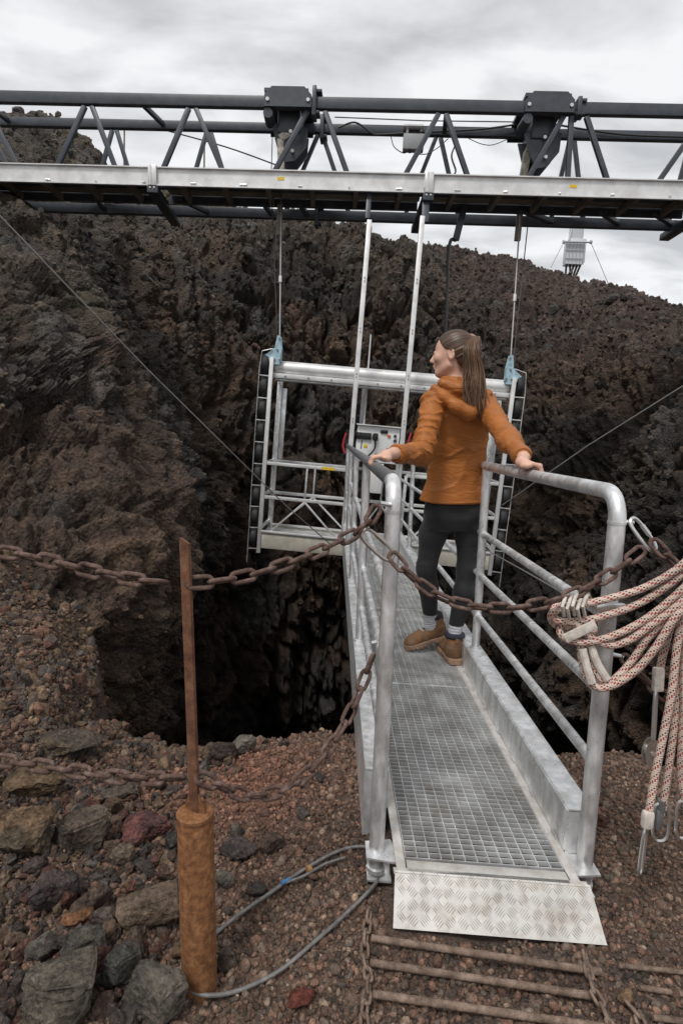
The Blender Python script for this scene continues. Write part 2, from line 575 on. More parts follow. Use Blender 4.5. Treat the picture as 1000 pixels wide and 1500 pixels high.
C = 0.95 * C * (0.75 + 0.5 * cd_[:, None]) * (0.72 + 0.56 * cb[:, None]) * (0.85 + 0.3 * ca[:, None])
ii = np.arange(U)[:, None] * V + np.arange(V - 1)[None]
jj = np.roll(np.arange(U), -1)[:, None] * V + np.arange(V - 1)[None]
F = np.stack([ii, jj, jj + 1, ii + 1], -1).reshape(-1, 4)
if flip > 0: F = F[:, ::-1]
floor_ = MB()  # floor added to keep sky light from leaking into the shaft
fv = [Vector((1.2 + 13 * math.cos(g), 8.0 + 13 * math.sin(g), -5.9 + 0.25 * math.sin(5 * g))) for g in np.linspace(0, 2 * math.pi, 41)[:-1]]
floor_.add(fv + [Vector((1.2, 8, -6.4))], [(i_, (i_ + 1) % 40, 40) for i_ in range(40)])
M['shaft'] = mat('added_shaft_floor', (0.045, 0.040, 0.036), 0.9, 0, 0.4, 1.5, 1.0, 3.0, bdist=0.2)
tag(floor_.build('added_shaft_floor', M['shaft']), 'floor added to close the shaft against light from below', kind='structure')
wall = link_mesh('crater_wall', np_mesh('crater_wall', p, F, C), M['rock'])
tag(wall, 'dark brown and grey lava rock walls of the open crater', kind='structure')
WP, WN, WT = p, n, (tuu, tvv)
WC = C

# ---- the near shelf of scoria gravel
def lip_y(x):
    return 2.62 + 0.10 * np.sin(x * 2.1 + 0.6) + 0.07 * np.sin(x * 5.3) + 0.10 * np.exp(-((x + 0.25) / 0.35) ** 2) + 0.75 * sstep(-0.85, -1.55, x) + 0.10 * np.sin(x * 13.0) * sstep(-0.6, -1.0, x) + 0.06 * np.sin(x * 31.0 + 1) * sstep(-0.6, -1.0, x)

def ground_z(x, y, fine=True):
    x = np.atleast_1d(np.asarray(x, np.float64)); y = np.atleast_1d(np.asarray(y, np.float64))
    P3 = np.stack([x, y, np.zeros_like(x)], 1)
    z = 0.055 * fbm(P3 * 0.9, 3, 201) - 0.01
    flat = np.exp(-((x - 0.42) / 0.5) ** 2 - ((y - 1.25) / 0.55) ** 2)       # trodden flat in front of the ramp
    z = z * (1 - 0.95 * flat) - 0.012 * flat
    z += 0.42 * sstep(-0.75, -2.2, x) * sstep(0.9, 2.0, y)                  # bank on the left
    z += sstep(-0.70, -1.45, x) * (0.20 * np.clip(y - 1.9, 0, 3) + 0.02 * np.clip(y - 1.9, 0, 3) ** 2)   # scree climbing to the cliff
    z += 1.3 * sstep(-1.9, -4.5, x)
    z += 0.35 * sstep(2.2, 5.0, x)
    over = y - lip_y(x)
    z -= 0.16 * sstep(-0.45, 0.0, over) + 2.2 * np.clip(over, 0, None) ** 1.1 * 1.6
    if fine:
        z += 0.018 * fbm(P3 * 6.0, 4, 211)
    return z

gx = np.concatenate([np.linspace(-60, -4, 30)[:-1], np.linspace(-4, -1.9, 60)[:-1], np.linspace(-1.9, 2.1, 270)[:-1], np.linspace(2.1, 5, 60)[:-1], np.linspace(5, 60, 30)])
gy = np.concatenate([np.linspace(-70, -2, 30)[:-1], np.linspace(-2, 0.7, 60)[:-1], np.linspace(0.7, 3.1, 180)[:-1], np.linspace(3.1, 4.6, 50)])
GX, GY = np.meshgrid(gx, gy, indexing='ij')
zz_ = ground_z(GX.ravel(), GY.ravel())
gp = np.stack([GX.ravel(), GY.ravel(), zz_], 1)
f1, f2, cg = worley(gp * 11, 230)
gp[:, 2] += 0.018 * (0.5 - f1)
a1, a2 = fbm(gp * 1.6, 4, 241), fbm(gp * 5, 3, 251)
c_soil = np.array([0.082, 0.053, 0.038]); c_rsoil = np.array([0.120, 0.058, 0.038]); c_dsoil = np.array([0.055, 0.040, 0.034])
redpatch = np.exp(-((gp[:, 0] + 0.40) / 0.42) ** 2 - ((gp[:, 1] - 2.15) / 0.38) ** 2)
GC = mixc(np.tile(c_soil, (len(gp), 1)), c_dsoil, sstep(0.0, 0.5, a1) * 0.8)
GC = mixc(GC, c_rsoil, np.clip(redpatch * (0.8 + 0.6 * a2), 0, 1))
GC = mixc(GC, np.array([0.125, 0.082, 0.05]), sstep(-0.9, -1.5, gp[:, 0]) * sstep(-0.1, 0.5, a2) * 0.8)
GC = GC * 1.35
gi = np.arange(len(gx) - 1)[:, None] * len(gy) + np.arange(len(gy) - 1)[None]
gF = np.stack([gi, gi + len(gy), gi + len(gy) + 1, gi + 1], -1).reshape(-1, 4)
ground = link_mesh('ground', np_mesh('ground', gp, gF, GC), M['soil'])
tag(ground, 'reddish brown scoria gravel ground at the edge of the crater', kind='structure')

# ---- rock prototypes
def ico(sub):
    bm = bmesh.new()
    bmesh.ops.create_icosphere(bm, subdivisions=sub, radius=1)
    bm.verts.index_update()
    v = np.array([x.co[:] for x in bm.verts], np.float64)
    f = np.array([[x.index for x in q_.verts] for q_ in bm.faces], np.int32)
    bm.free()
    return v, f

def rock_verts(sub, seed, cuts=9, rough=0.12, squash=(1, 1, 1), keep=(0.55, 0.9)):
    """an angular stone: a ball cut by random planes, then roughened"""
    rs = np.random.RandomState(seed)
    v, f = ico(sub)
    for _ in range(cuts):
        nn = rs.normal(size=3); nn /= np.linalg.norm(nn)
        dd = rs.uniform(*keep)
        ov = np.clip(v @ nn - dd, 0, None)
        v = v - nn * (ov * 0.93)[:, None]
    v = v * (1 + rough * fbm(v * 1.7 + seed * 3.1, 3, seed))[:, None]
    v = v * np.array(squash)
    return v, f

def rand_rots(k, rs):
    qn = rs.normal(size=(k, 4)); qn /= np.linalg.norm(qn, axis=1, keepdims=True)
    a, b, c, dd = qn.T
    return np.stack([np.stack([1 - 2 * (c * c + dd * dd), 2 * (b * c - a * dd), 2 * (b * dd + a * c)], 1),
                     np.stack([2 * (b * c + a * dd), 1 - 2 * (b * b + dd * dd), 2 * (c * dd - a * b)], 1),
                     np.stack([2 * (b * dd - a * c), 2 * (c * dd + a * b), 1 - 2 * (b * b + c * c)], 1)], 1)

def scatter_mesh(name, protos, pos, size, cols, rs, scl=None):
    """all stones of one scatter as one mesh"""
    k = len(pos)
    rot = rand_rots(k, rs)
    if scl is None:
        scl = rs.uniform(0.65, 1.25, size=(k, 3))
    which = rs.randint(0, len(protos), k)
    vs, fs, cs, off = [], [], [], 0
    for wi, (pv, pf) in enumerate(protos):
        sel = np.where(which == wi)[0]
        if len(sel) == 0: continue
        x = pv[None] * scl[sel][:, None, :] * size[sel][:, None, None]
        x = np.einsum('kij,kvj->kvi', rot[sel], x) + pos[sel][:, None, :]
        m = len(pv)
        vs.append(x.reshape(-1, 3)); cs.append(np.repeat(cols[sel], m, 0))
        fs.append((pf[None] + (off + np.arange(len(sel)) * m)[:, None, None]).reshape(-1, 3)); off += len(sel) * m
    return np_mesh(name, np.concatenate(vs), np.concatenate(fs), np.concatenate(cs), smooth=False)

# ---- loose clinker lying on the crater slopes
rs = np.random.RandomState(3)
area = np.linalg.norm(np.cross(np.roll(G, -1, 0) - G, np.gradient(G, axis=1)), axis=2).ravel()
tu_, tv_ = WT
see = (tu_ > 0.1) & (tu_ < 9.2) & (tv_ > 0.75) & (tv_ < 3.25)
wgt = area * see * np.where(tv_ > 1.7, 1.0, 0.35) * np.where(tu_ > 5.0, 1.25, 0.9) * np.where(tu_ < 2.2, 2.0, 1.0)
wgt = wgt / wgt.sum()
K = 27000
pick = rs.choice(len(wgt), K, replace=False, p=wgt)
size = np.exp(rs.normal(math.log(0.035), 0.5, K)) * np.where(tu_[pick] < 2.2, 0.45, 1.0)
size = np.clip(size, 0.012, 0.20)
pos = WP[pick] - WN[pick] * (size * 0.10)[:, None]
cols = WC[pick] * rs.uniform(0.7, 1.6, (K, 1)) * rs.normal(1, 0.06, (K, 3))
protos = [rock_verts(2, 300 + i, 10, 0.2, keep=(.42, .8)) for i in range(14)]
order = np.argsort(-size / (pos[:, 1] + 1.0))
big_i, rest = order[:280], order[280:]
small = [rock_verts(1, 340 + i, 6, 0.2, keep=(.5, .85)) for i in range(14)]
clinker = link_mesh('clinker', scatter_mesh('clinker', small, pos[rest], size[rest], cols[rest], rs), M['rock'], wall)
tag(clinker, kind='stuff')
rock_me = []
for i, (pv, pf) in enumerate(protos):
    tone = [(0.075, 0.062, 0.052), (0.066, 0.060, 0.054), (0.088, 0.062, 0.052)][i % 3]
    me = np_mesh('rock', pv, pf, np.tile(np.array(tone), (len(pv), 1)), smooth=False)
    me.materials.append(M['rock'])
    rock_me.append(me)
for k in big_i:
    o = bpy.data.objects.new('rock', rock_me[rs.randint(len(rock_me))])
    col.objects.link(o)
    o.parent = wall
    o.location = pos[k]
    o.rotation_euler = rs.uniform(0, 6.28, 3)
    o.scale = size[k] * rs.uniform(0.75, 1.2, 3)

# ---- pebbles of the near ground
K = 51000
u = rs.rand(K)
yy = 0.75 + 2.1 * u ** 0.85
hw = 0.30 + 0.66 * yy
xx = rs.uniform(-1, 1, K) * hw * 1.05 + 0.02
ok = (yy < lip_y(xx) + 0.12) & ~((xx > 0.19) & (xx < 0.79) & (yy > 1.385))
xx, yy = xx[ok], yy[ok]; K = len(xx)
size = np.exp(rs.normal(math.log(0.0064), 0.42, K))
size = np.clip(size, 0.003, 0.020) * np.where(yy > 1.9, 1.15, 1.0)
zg = ground_z(xx, yy)
f1, _, _ = worley(np.stack([xx, yy, zg], 1) * 11, 230)
zg = zg + 0.018 * (0.5 - f1)
pos = np.stack([xx, yy, zg + size * 0.25], 1)
pal = np.array([(0.084, 0.058, 0.048), (0.065, 0.050, 0.044), (0.11, 0.068, 0.054), (0.13, 0.10, 0.085), (0.05, 0.042, 0.038), (0.10, 0.062, 0.05), (0.16, 0.12, 0.095), (0.075, 0.062, 0.056)])
pc = pal[rs.choice(len(pal), K, p=[.24, .19, .15, .09, .13, .12, .03, .05])]
rp = np.exp(-((xx + 0.40) / 0.42) ** 2 - ((yy - 2.15) / 0.38) ** 2)[:, None]
pc = pc * (1 - 0.7 * rp) + np.array([0.14, 0.068, 0.050]) * 0.7 * rp
pc = 1.45 * np.array([0.95, 0.90, 0.80]) * pc * rs.uniform(0.65, 1.45, (K, 1))
def block(seed):
    # an angular grain with eight corners
    r_ = np.random.RandomState(seed)
    v_ = np.array([(i, j, k) for i in (-1, 1) for j in (-1, 1) for k in (-1, 1)], np.float64) * 0.68 + r_.uniform(-0.28, 0.28, (8, 3))
    q4 = [(0, 1, 3, 2), (4, 6, 7, 5), (0, 4, 5, 1), (2, 3, 7, 6), (0, 2, 6, 4), (1, 5, 7, 3)]
    return v_, np.array([t for a, b_, c_, d_ in q4 for t in ((a, b_, c_), (a, c_, d_))], np.int32)
peb = [block(400 + i) for i in range(16)]
sm = size < 0.0076
me = scatter_mesh('gravel', peb, pos[sm], size[sm], pc[sm], rs)
peb2 = [rock_verts(1, 420 + i, 3, 0.15, (1, .9, .75), (.7, .95)) for i in range(12)]
me2 = scatter_mesh('coarse_gravel', peb2, pos[~sm], size[~sm], pc[~sm], rs)
me2.polygons.foreach_set('use_smooth', np.ones(len(me2.polygons), bool))
tag(link_mesh('coarse_gravel', me2, M['pebble'], ground), kind='stuff')
gravel = link_mesh('gravel', me, M['pebble'], ground)
tag(gravel, kind='stuff')

# ---- scree of the slope below the left cliff
K = 8500
yy = 2.2 + 2.0 * rs.rand(K); xx = -0.62 - (0.68 * yy - 0.5) * rs.rand(K)
ok = yy < lip_y(xx) + 0.30
xx, yy = xx[ok], yy[ok]; K = len(xx)
size = np.clip(np.exp(rs.normal(math.log(0.015), 0.45, K)), 0.006, 0.05)
pos = np.stack([xx, yy, ground_z(xx, yy) + size * 0.3], 1)
sc_ = np.array([(0.10, 0.066, 0.048), (0.075, 0.057, 0.046), (0.12, 0.082, 0.056), (0.115, 0.062, 0.044), (0.062, 0.052, 0.046), (0.14, 0.095, 0.06)])[rs.randint(0, 6, K)] * rs.uniform(0.7, 1.3, (K, 1))
tag(link_mesh('scree', scatter_mesh('scree', [rock_verts(1, 470 + i, 6, 0.18, (1, .85, .7), (.5, .85)) for i in range(12)], pos, size, sc_, rs), M['pebble'], ground), kind='stuff')

# ---- smaller rubble of the left bank, too much of it to pick apart
K = 3200
yy = rs.uniform(0.9, 2.7, K); xx = -0.33 - (0.30 + 0.36 * yy) * 0.95 * rs.rand(K) ** 0.8 - 0.02
ok = yy < lip_y(xx) + 0.05
xx, yy = xx[ok], yy[ok]; K = len(xx)
size = np.clip(np.exp(rs.normal(math.log(0.0165), 0.35, K)), 0.009, 0.034)
pos = np.stack([xx, yy, ground_z(xx, yy) + size * 0.45], 1)
rc = np.array([(0.10, 0.066, 0.052), (0.072, 0.058, 0.05), (0.13, 0.09, 0.066), (0.12, 0.062, 0.048), (0.062, 0.052, 0.048), (0.15, 0.105, 0.07), (0.085, 0.07, 0.062)])[rs.randint(0, 7, K)] * rs.uniform(0.8, 1.35, (K, 1))
rub = [rock_verts(1, 450 + i, 10, 0.12, (1, .85, .75), (.42, .8)) for i in range(12)]
tag(link_mesh('rubble', scatter_mesh('rubble', rub, pos, size, rc, rs), M['boulder'], ground), kind='stuff')

# ---- stones big enough to pick apart, lying in the gravel
st_protos = []
for i in range(16):
    pv, pf = rock_verts(3 if i < 8 else 2, 500 + i, 11, 0.10, (1, .85, .7), (.42, .8))
    tone = np.array([(0.10, 0.066, 0.052), (0.072, 0.058, 0.05), (0.12, 0.085, 0.066), (0.13, 0.062, 0.047), (0.062, 0.052, 0.048), (0.15, 0.10, 0.068), (0.085, 0.062, 0.058), (0.11, 0.095, 0.082)][i % 8])
    me = np_mesh('stone', pv, pf, np.tile(tone, (len(pv), 1)), smooth=False)
    me.materials.append(M['boulder'])
    st_protos.append(me)
ns = 0
while ns < 285:
    left = rs.rand() < 0.66
    if left:
        y = rs.uniform(0.95, 2.55); x = rs.uniform(-0.30 - 0.66 * y, -0.36)
    else:
        y = rs.uniform(0.9, 2.6); x = rs.uniform(-0.4, 0.35 + 0.62 * y)
    if 0.02 < x < 0.75 and y > 1.25: continue
    s = float(np.clip(np.exp(rs.normal(math.log(0.030 if left else 0.017), 0.38)), 0.012, 0.07))
    z = float(ground_z(x, y)[0])
    o = bpy.data.objects.new('stone', st_protos[rs.randint(16)])
    col.objects.link(o)
    o.parent = ground
    o.location = (x, y, z + s * 0.3)
    o.rotation_euler = rs.uniform(0, 6.28, 3)
    o.scale = s * rs.uniform(0.75, 1.25, 3)
    ns += 1
# ================================================================ metal structures
M['galv'] = mat('galvanised_steel', (0.69, 0.70, 0.71), 0.42, 0.65, 0.22, 22, 0.2, 120, dirt=(0.33, 0.30, 0.27), dirt_amt=0.45, dirt_scale=16, rvar=0.16, stretch=(1.0, 1.0, 0.45))
M['galv_plate'] = mat('galvanised_plate', (0.62, 0.63, 0.63), 0.5, 0.5, 0.16, 7, 0.1, 60, dirt=(0.30, 0.27, 0.23), dirt_amt=0.6, dirt_scale=11, rvar=0.12)
M['zinc_dark'] = mat('dark_grey_zinc', (0.20, 0.205, 0.215), 0.42, 0.6, 0.2, 10, 0.1, 60, rvar=0.1)
M['alu'] = mat('white_aluminium', (0.66, 0.66, 0.66), 0.46, 0.35, 0.10, 5, 0.08, 40, dirt=(0.42, 0.40, 0.37), dirt_amt=0.45, dirt_scale=6, rvar=0.1)
M['tread'] = mat('tread_plate', (0.57, 0.555, 0.525), 0.46, 0.35, 0.14, 9, 0.1, 120, dirt=(0.34, 0.28, 0.225), dirt_amt=0.55, dirt_scale=24)
M['tray'] = mat('beige_tray', (0.52, 0.49, 0.42), 0.6, 0.15, 0.12, 6, dirt=(0.33, 0.27, 0.2), dirt_amt=0.5, dirt_scale=8)
M['truss'] = mat('slate_paint', (0.040, 0.048, 0.062), 0.42, 0.0, 0.18, 6, 0.05, 40, dirt=(0.09, 0.085, 0.08), dirt_amt=0.25, dirt_scale=12)
M['joist'] = mat('weathered_joist', (0.20, 0.17, 0.135), 0.8, 0.0, 0.3, 4, 0.3, 30)
M['deck_under'] = mat('plywood_under', (0.24, 0.20, 0.15), 0.85, 0, 0.35, 5, 0.3, 30, stretch=(1, 6, 1))
M['arm'] = mat('worn_cream_paint', (0.50, 0.47, 0.40), 0.6, 0.1, 0.15, 14, dirt=(0.10, 0.08, 0.06), dirt_amt=0.9, dirt_scale=16)
M['black'] = mat('black_rubber', (0.014, 0.014, 0.015), 0.65, 0, 0.2, 20, 0.2, 80)
M['wire'] = mat('steel_wire', (0.33, 0.32, 0.31), 0.45, 0.7)
M['wire_dark'] = mat('dark_wire', (0.05, 0.05, 0.05), 0.5, 0.4)
M['blue'] = mat('pale_blue_paint', (0.36, 0.52, 0.60), 0.5, 0, 0.15, 20, dirt=(0.12, 0.12, 0.12), dirt_amt=0.5, dirt_scale=30)
M['panel'] = mat('light_grey_box', (0.78, 0.785, 0.78), 0.5, 0, 0.06, 9, dirt=(0.3, 0.29, 0.27), dirt_amt=0.3, dirt_scale=9)
M['red'] = mat('red_plastic', (0.42, 0.03, 0.05), 0.45)
M['orange_btn'] = mat('orange_button', (0.7, 0.16, 0.03), 0.4)
M['yellow'] = mat('yellow_label', (0.72, 0.48, 0.02), 0.5)
M['screen'] = mat('dark_display', (0.012, 0.013, 0.014), 0.25)
M['bolt'] = mat('bright_bolt', (0.6, 0.6, 0.6), 0.35, 0.8)
M['box_grey'] = mat('grey_junction_box', (0.30, 0.315, 0.325), 0.55, 0, 0.08, 8)

VX, VY, VZ = Vector((1, 0, 0)), Vector((0, 1, 0)), Vector((0, 0, 1))

# ---------------------------------------------------------------- gangway
DZ = 0.12                                   # walking surface
GXL, GXR = 0.258, 0.708                     # grating edges
Y0, Y1 = 1.515, 7.15
gang = empty('gangway', (0.48, 1.45, 0.0), 'galvanised steel footbridge with grating floor and pipe railings reaching out over the crater', 'footbridge')

def grating_panel(ya, yb):
    b = MB()
    nx = 13
    for i in range(nx + 1):
        x = GXL + (GXR - GXL) * i / nx
        b.box((x, (ya + yb) / 2, DZ - 0.016), (0.003, yb - ya, 0.032))
    k = int(round((yb - ya) / 0.0235))
    for i in range(k + 1):
        y = ya + (yb - ya) * i / k
        b.box(((GXL + GXR) / 2, y, DZ - 0.0068), (GXR - GXL, 0.0026, 0.013))
    g = b.build('grating', M['galv_plate'], gang, smooth=False)
    return g
cuts = [Y0, 2.72, 3.98, 5.4, Y1]
for i in range(4):
    g = grating_panel(cuts[i] + 0.004, cuts[i + 1] - 0.004)
    fb = MB()
    fb.box(((GXL + GXR) / 2, cuts[i + 1] + 0.0002, DZ - 0.014), (GXR - GXL, 0.006, 0.034))
    fb.build('end_bar', M['galv'], g, smooth=False)

# floor frame: side strips, front strip, side channels below and cross members
b = MB()
b.box(((GXR + 0.738) / 2 + 0.0015, (1.46 + Y1) / 2, DZ - 0.004), (0.738 - GXR - 0.003, Y1 - 1.46, 0.008), bevel=0.002)
b.build('edge_strip', M['tread'], gang)
b = MB()
b.box(((GXL + 0.228) / 2 - 0.0015, (1.46 + Y1) / 2, DZ - 0.004), (GXL - 0.228 - 0.003, Y1 - 1.46, 0.008), bevel=0.002)
b.build('edge_strip', M['tread'], gang)
b = MB()
b.box(((GXL + GXR) / 2, (1.455 + Y0) / 2 - 0.003, DZ - 0.0045), (GXR - GXL, Y0 - 1.462, 0.008), bevel=0.002)
b.build('front_strip', M['tread'], gang)
for y in np.arange(1.9, 7.1, 0.62):
    b = MB()
    b.box((0.483, y, DZ - 0.062), (0.46, 0.05, 0.05))
    b.build('cross_member', M['galv_plate'], gang, smooth=False)

# tread plate folded down to the gravel
pa, pb = Vector((0, 1.462, DZ + 0.001)), Vector((0, 1.378, 0.018))
b = MB()
sl_ = (pb - pa).normalized(); pn = Vector((0, sl_.z, -sl_.y)).normalized()
if pn.z < 0: pn = -pn
b.plate([Vector((0.222, 0, 0)) + pa, Vector((0.757, 0, 0)) + pa, Vector((0.776, 0, 0)) + pb, Vector((0.214, 0, 0)) + pb], pn, 0.006)
b.box((0.486, 1.4655, DZ - 0.0035), (0.535, 0.02, 0.006))
ramp = b.build('tread_plate_ramp', M['tread'], gang, smooth=False)
b = MB()
L = (pb - pa).length
pit = 0.0345
for i in range(17):
    for j in range(5):
        for k in range(5):
            ang = R(48) if (i + j) % 2 else R(-48)
            cx = 0.234 + i * pit * 0.97; cy = 0.014 + j * pit * 0.93
            off = (k - 2) * 0.0058
            u_ = Vector((math.cos(ang), math.sin(ang))); v_ = Vector((-u_.y, u_.x))
            hl = 0.0168 - 0.0020 * abs(k - 2)
            c2 = Vector((cx, cy)) + v_ * off
            if not (0.0 < c2.y < L - 0.004) or not (0.232 < c2.x < 0.748): continue
            o3 = lambda q, h: Vector((q.x, 0, 0)) + pa + sl_ * q.y + pn * (0.003 + h)
            e = [c2 - u_ * hl, c2 + v_ * 0.0021, c2 + u_ * hl, c2 - v_ * 0.0021]
            b.add([o3(q, -0.0008) for q in e] + [o3(c2 - u_ * hl * 0.6, 0.0026), o3(c2 + u_ * hl * 0.6, 0.0026)],
                  [(0, 4, 1), (4, 5, 1), (1, 5, 2), (2, 5, 3), (5, 4, 3), (3, 4, 0)])
tag(b.build('tread_pattern', M['tread'], ramp, smooth=False), kind='stuff')

# toe boards: channel with a flange on top
for side, xi, xo, ys in ((1, 0.741, 0.818, 1.60), (-1, 0.225, 0.150, 1.74)):
    b = MB()
    yc, ln = (ys + Y1) / 2, Y1 - ys
    b.box((xi, yc, DZ + 0.062), (0.005, ln, 0.128))
    b.box(((xi + xo) / 2 + side * 0.002, yc, DZ + 0.1285), (abs(xo - xi), ln, 0.005))
    b.box((xo, yc, DZ + 0.010), (0.005, ln, 0.23))
    b.box(((xi + xo) / 2, ys + 0.004, DZ + 0.010), (abs(xo - xi) - 0.006, 0.005, 0.226))
    b.build('toe_board', M['galv'], gang, smooth=False)
    wb = MB()
    for y in np.arange(ys + 0.06, Y1, 0.21):         # stitch welds at the foot of the board
        wb.tube([(xi - side * 0.006, y - 0.022, DZ + 0.002), (xi - side * 0.006, y, DZ + 0.004), (xi - side * 0.006, y + 0.022, DZ + 0.002)], 0.0045, 6)
    tag(wb.build('weld_seam', M['galv'], gang), kind='stuff')

PR = 0.0224
PYS = [1.555, 2.92, 4.28, 5.62, 6.98]
TOP = 1.215
for side, xb, xt in ((1, 0.783, 0.770), (-1, 0.178, 0.170)):
    for i, y in enumerate(PYS):
        zb = 0.045 if i == 0 else DZ + 0.131
        b = MB()
        if i == 0:
            # front post bends over into the handrail
            pts = [(xb, y, zb), (xt, y, TOP - 0.09)]
            for k in range(1, 9):
                g = math.pi / 2 * k / 8
                pts.append((xt, y + 0.075 * (1 - math.cos(g)), TOP - 0.09 + 0.075 * math.sin(g)))
            b.tube(pts, PR, 18)
        else:
            b.cyl((xb, y, zb), (xt, y, TOP - 0.03), PR * 0.93, 16)
        p_ = b.build('post', M['galv'], gang)
        c_ = MB()
        c_.tube([(xb, y, zb), (xb, y, zb + 0.012)], PR * 1.22, 16)
        c_.build('weld_collar', M['galv'], p_)
        if i == 0:
            c_ = MB()
            c_.tube([(xt, y, TOP - 0.098), (xt, y, TOP - 0.090)], PR * 1.07, 18)
            c_.build('weld_ring', M['galv'], p_)
            f_ = MB()       # foot bracket bolted to the side of the floor
            sx = side
            f_.plate([(xb - sx * 0.075, y - 0.05, 0.105), (xb + sx * 0.032, y - 0.035, 0.105), (xb + sx * 0.032, y + 0.035, 0.105), (xb - sx * 0.045, y + 0.05, 0.105)], VZ, 0.006)
            f_.plate([(xb - sx * 0.045, y - 0.03, 0.03), (xb + sx * 0.026, y - 0.03, 0.03), (xb + sx * 0.026, y + 0.03, 0.03), (xb - sx * 0.045, y + 0.03, 0.03)], VZ, 0.006)
            f_.plate([(xb + sx * 0.03, y, 0.105), (xb + sx * 0.024, y, 0.03), (xb - sx * 0.04, y, 0.03), (xb - sx * 0.04, y, 0.105)], VY, 0.006)
            f_.build('foot_bracket', M['galv'], gang)
    b = MB()
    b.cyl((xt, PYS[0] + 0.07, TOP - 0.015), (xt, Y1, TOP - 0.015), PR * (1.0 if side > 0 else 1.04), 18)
    b.build('handrail', M['galv'] if side > 0 else M['zinc_dark'], gang)  # left handrail in a darker grey than the right one
    for zr in (0.43, 0.64, 0.855):
        b = MB()
        b.cyl((xb - 0.004 * side, PYS[0], zr), (xb - 0.004 * side, Y1 - 0.1, zr), PR * 0.72, 12)
        for y in PYS[1:]:
            b.tube([(xb - 0.004 * side, y - 0.028, zr), (xb - 0.004 * side, y + 0.028, zr)], PR * 0.86, 12)
        b.build('middle_rail', M['galv'], gang)

# suspension poles at the far end of the gangway
for (x0, tx, ty) in ((0.165, 541, 322), (0.800, 618, 318)):
    b = MB()
    top = at(tx, ty, 7.36)
    b.bar((x0, 7.22, 0.02), top, 0.058, 0.042, VY, bevel=0.006)
    po = b.build('suspension_pole', M['alu'], gang)
    bb = MB()
    for zf in (1.5, 2.05, 2.6, 3.2):
        f_ = zf / top.z
        q_ = Vector((x0, 7.22, 0.02)).lerp(top, f_)
        for dz in (-0.02, 0.02):
            bb.cyl(q_ + Vector((0, -0.024, dz)), q_ + Vector((0, -0.031, dz)), 0.008, 8)
    tag(bb.build('bolt', M['zinc_dark'], po), kind='stuff')

# the footbridge is not quite square: its cross lines run parallel with the girder
def skew_gang(o):
    for ch in o.children:
        if ch.type == 'MESH':
            n_ = len(ch.data.vertices)
            a_ = np.empty(n_ * 3, np.float32); ch.data.vertices.foreach_get('co', a_)
            a_ = a_.reshape(-1, 3); a_[:, 1] -= 0.060 * (a_[:, 0] - 0.483)
            ch.data.vertices.foreach_set('co', a_.ravel()); ch.data.update()
        skew_gang(ch)
skew_gang(gang)

# ---------------------------------------------------------------- lattice girder across the crater
TA = -0.062
TT = Vector((math.cos(TA), math.sin(TA), 0))
TN = Vector((-TT.y, TT.x, 0))
def tp(s, dy, z):
    return Vector((0, dy, z)) + TT * s
def s_at(px, py, dy):
    """place along the girder of a pixel, on the line at depth dy"""
    Y = dy
    for _ in range(4):
        q_ = at(px, py, Y)
        Y = dy + q_.x * math.tan(TA)
    return q_.x / math.cos(TA)
ZT, ZB = 5.39, 4.36
DF, DB, DBL = 7.80, 8.40, 8.45
SL, SR = -9.5, 9.5
girder = empty('lattice_girder', (0, 7.8, 4.2), 'long dark slate painted lattice girder spanning the crater overhead', 'girder')
for nm, dy, z, ww in (('top_chord', DF, ZT, 0.140), ('top_chord', DB, ZT, 0.115), ('bottom_chord', DF + 0.02, 4.40, 0.09), ('bottom_chord', DBL, 4.31, 0.125)):
    b = MB()
    b.bar(tp(SL, dy, z), tp(SR, dy, z), 0.085, ww, bevel=0.012)
    b.build(nm, M['truss'], girder)
def diag(a, b_, wdt=0.060):
    m_ = MB()
    m_.bar(a, b_, wdt, wdt * 0.9, VY, bevel=0.006)
    m_.build('diagonal', M['truss'], girder)
apex_f = [(130, 72, 180), (282, 228, 338), (462, 388, 520), (648, 580, 697), (847, 760, 902)]
for ax, l, r in apex_f:
    sa, s1, s2 = s_at(ax, 158, DF), s_at(l, 246, DF), s_at(r, 252, DF)
    if ax == 847:
        diag(tp(sa - 0.17, DF, ZT - 0.08), tp(s1, DF, ZB)); diag(tp(sa + 0.10, DF, ZT - 0.08), tp(s2, DF, ZB))
        diag(tp(sa - 0.08, DF, ZT - 0.08), tp(s_at(832, 256, DF), DF, ZB))
    elif ax == 462:
        diag(tp(sa - 0.10, DF, ZT - 0.08), tp(s1, DF, ZB)); diag(tp(sa + 0.12, DF, ZT - 0.08), tp(s2, DF, ZB))
    else:
        diag(tp(sa - 0.045, DF, ZT - 0.08), tp(s1, DF, ZB)); diag(tp(sa + 0.045, DF, ZT - 0.08), tp(s2, DF, ZB))
for px in (1035, 1215, -25, -180):
    sa = s_at(px, 160, DF)
    diag(tp(sa - 0.045, DF, ZT - 0.08), tp(sa - 0.62, DF, ZB)); diag(tp(sa + 0.045, DF, ZT - 0.08), tp(sa + 0.55, DF, ZB))
for ax, l, r in [(-20, -70, 35), (168, 132, 203), (306, 270, 345), (469, 420, 513), (642, 598, 676), (838, 815, 862), (1015, 990, 1060)]:
    sa, s1, s2 = s_at(ax, 194, DB), s_at(l, 246, DB), s_at(r, 252, DB)
    diag(tp(sa - 0.03, DB, ZT - 0.07), tp(s1, DBL, 4.36), 0.054); diag(tp(sa + 0.03, DB, ZT - 0.07), tp(s2, DBL, 4.36), 0.054)
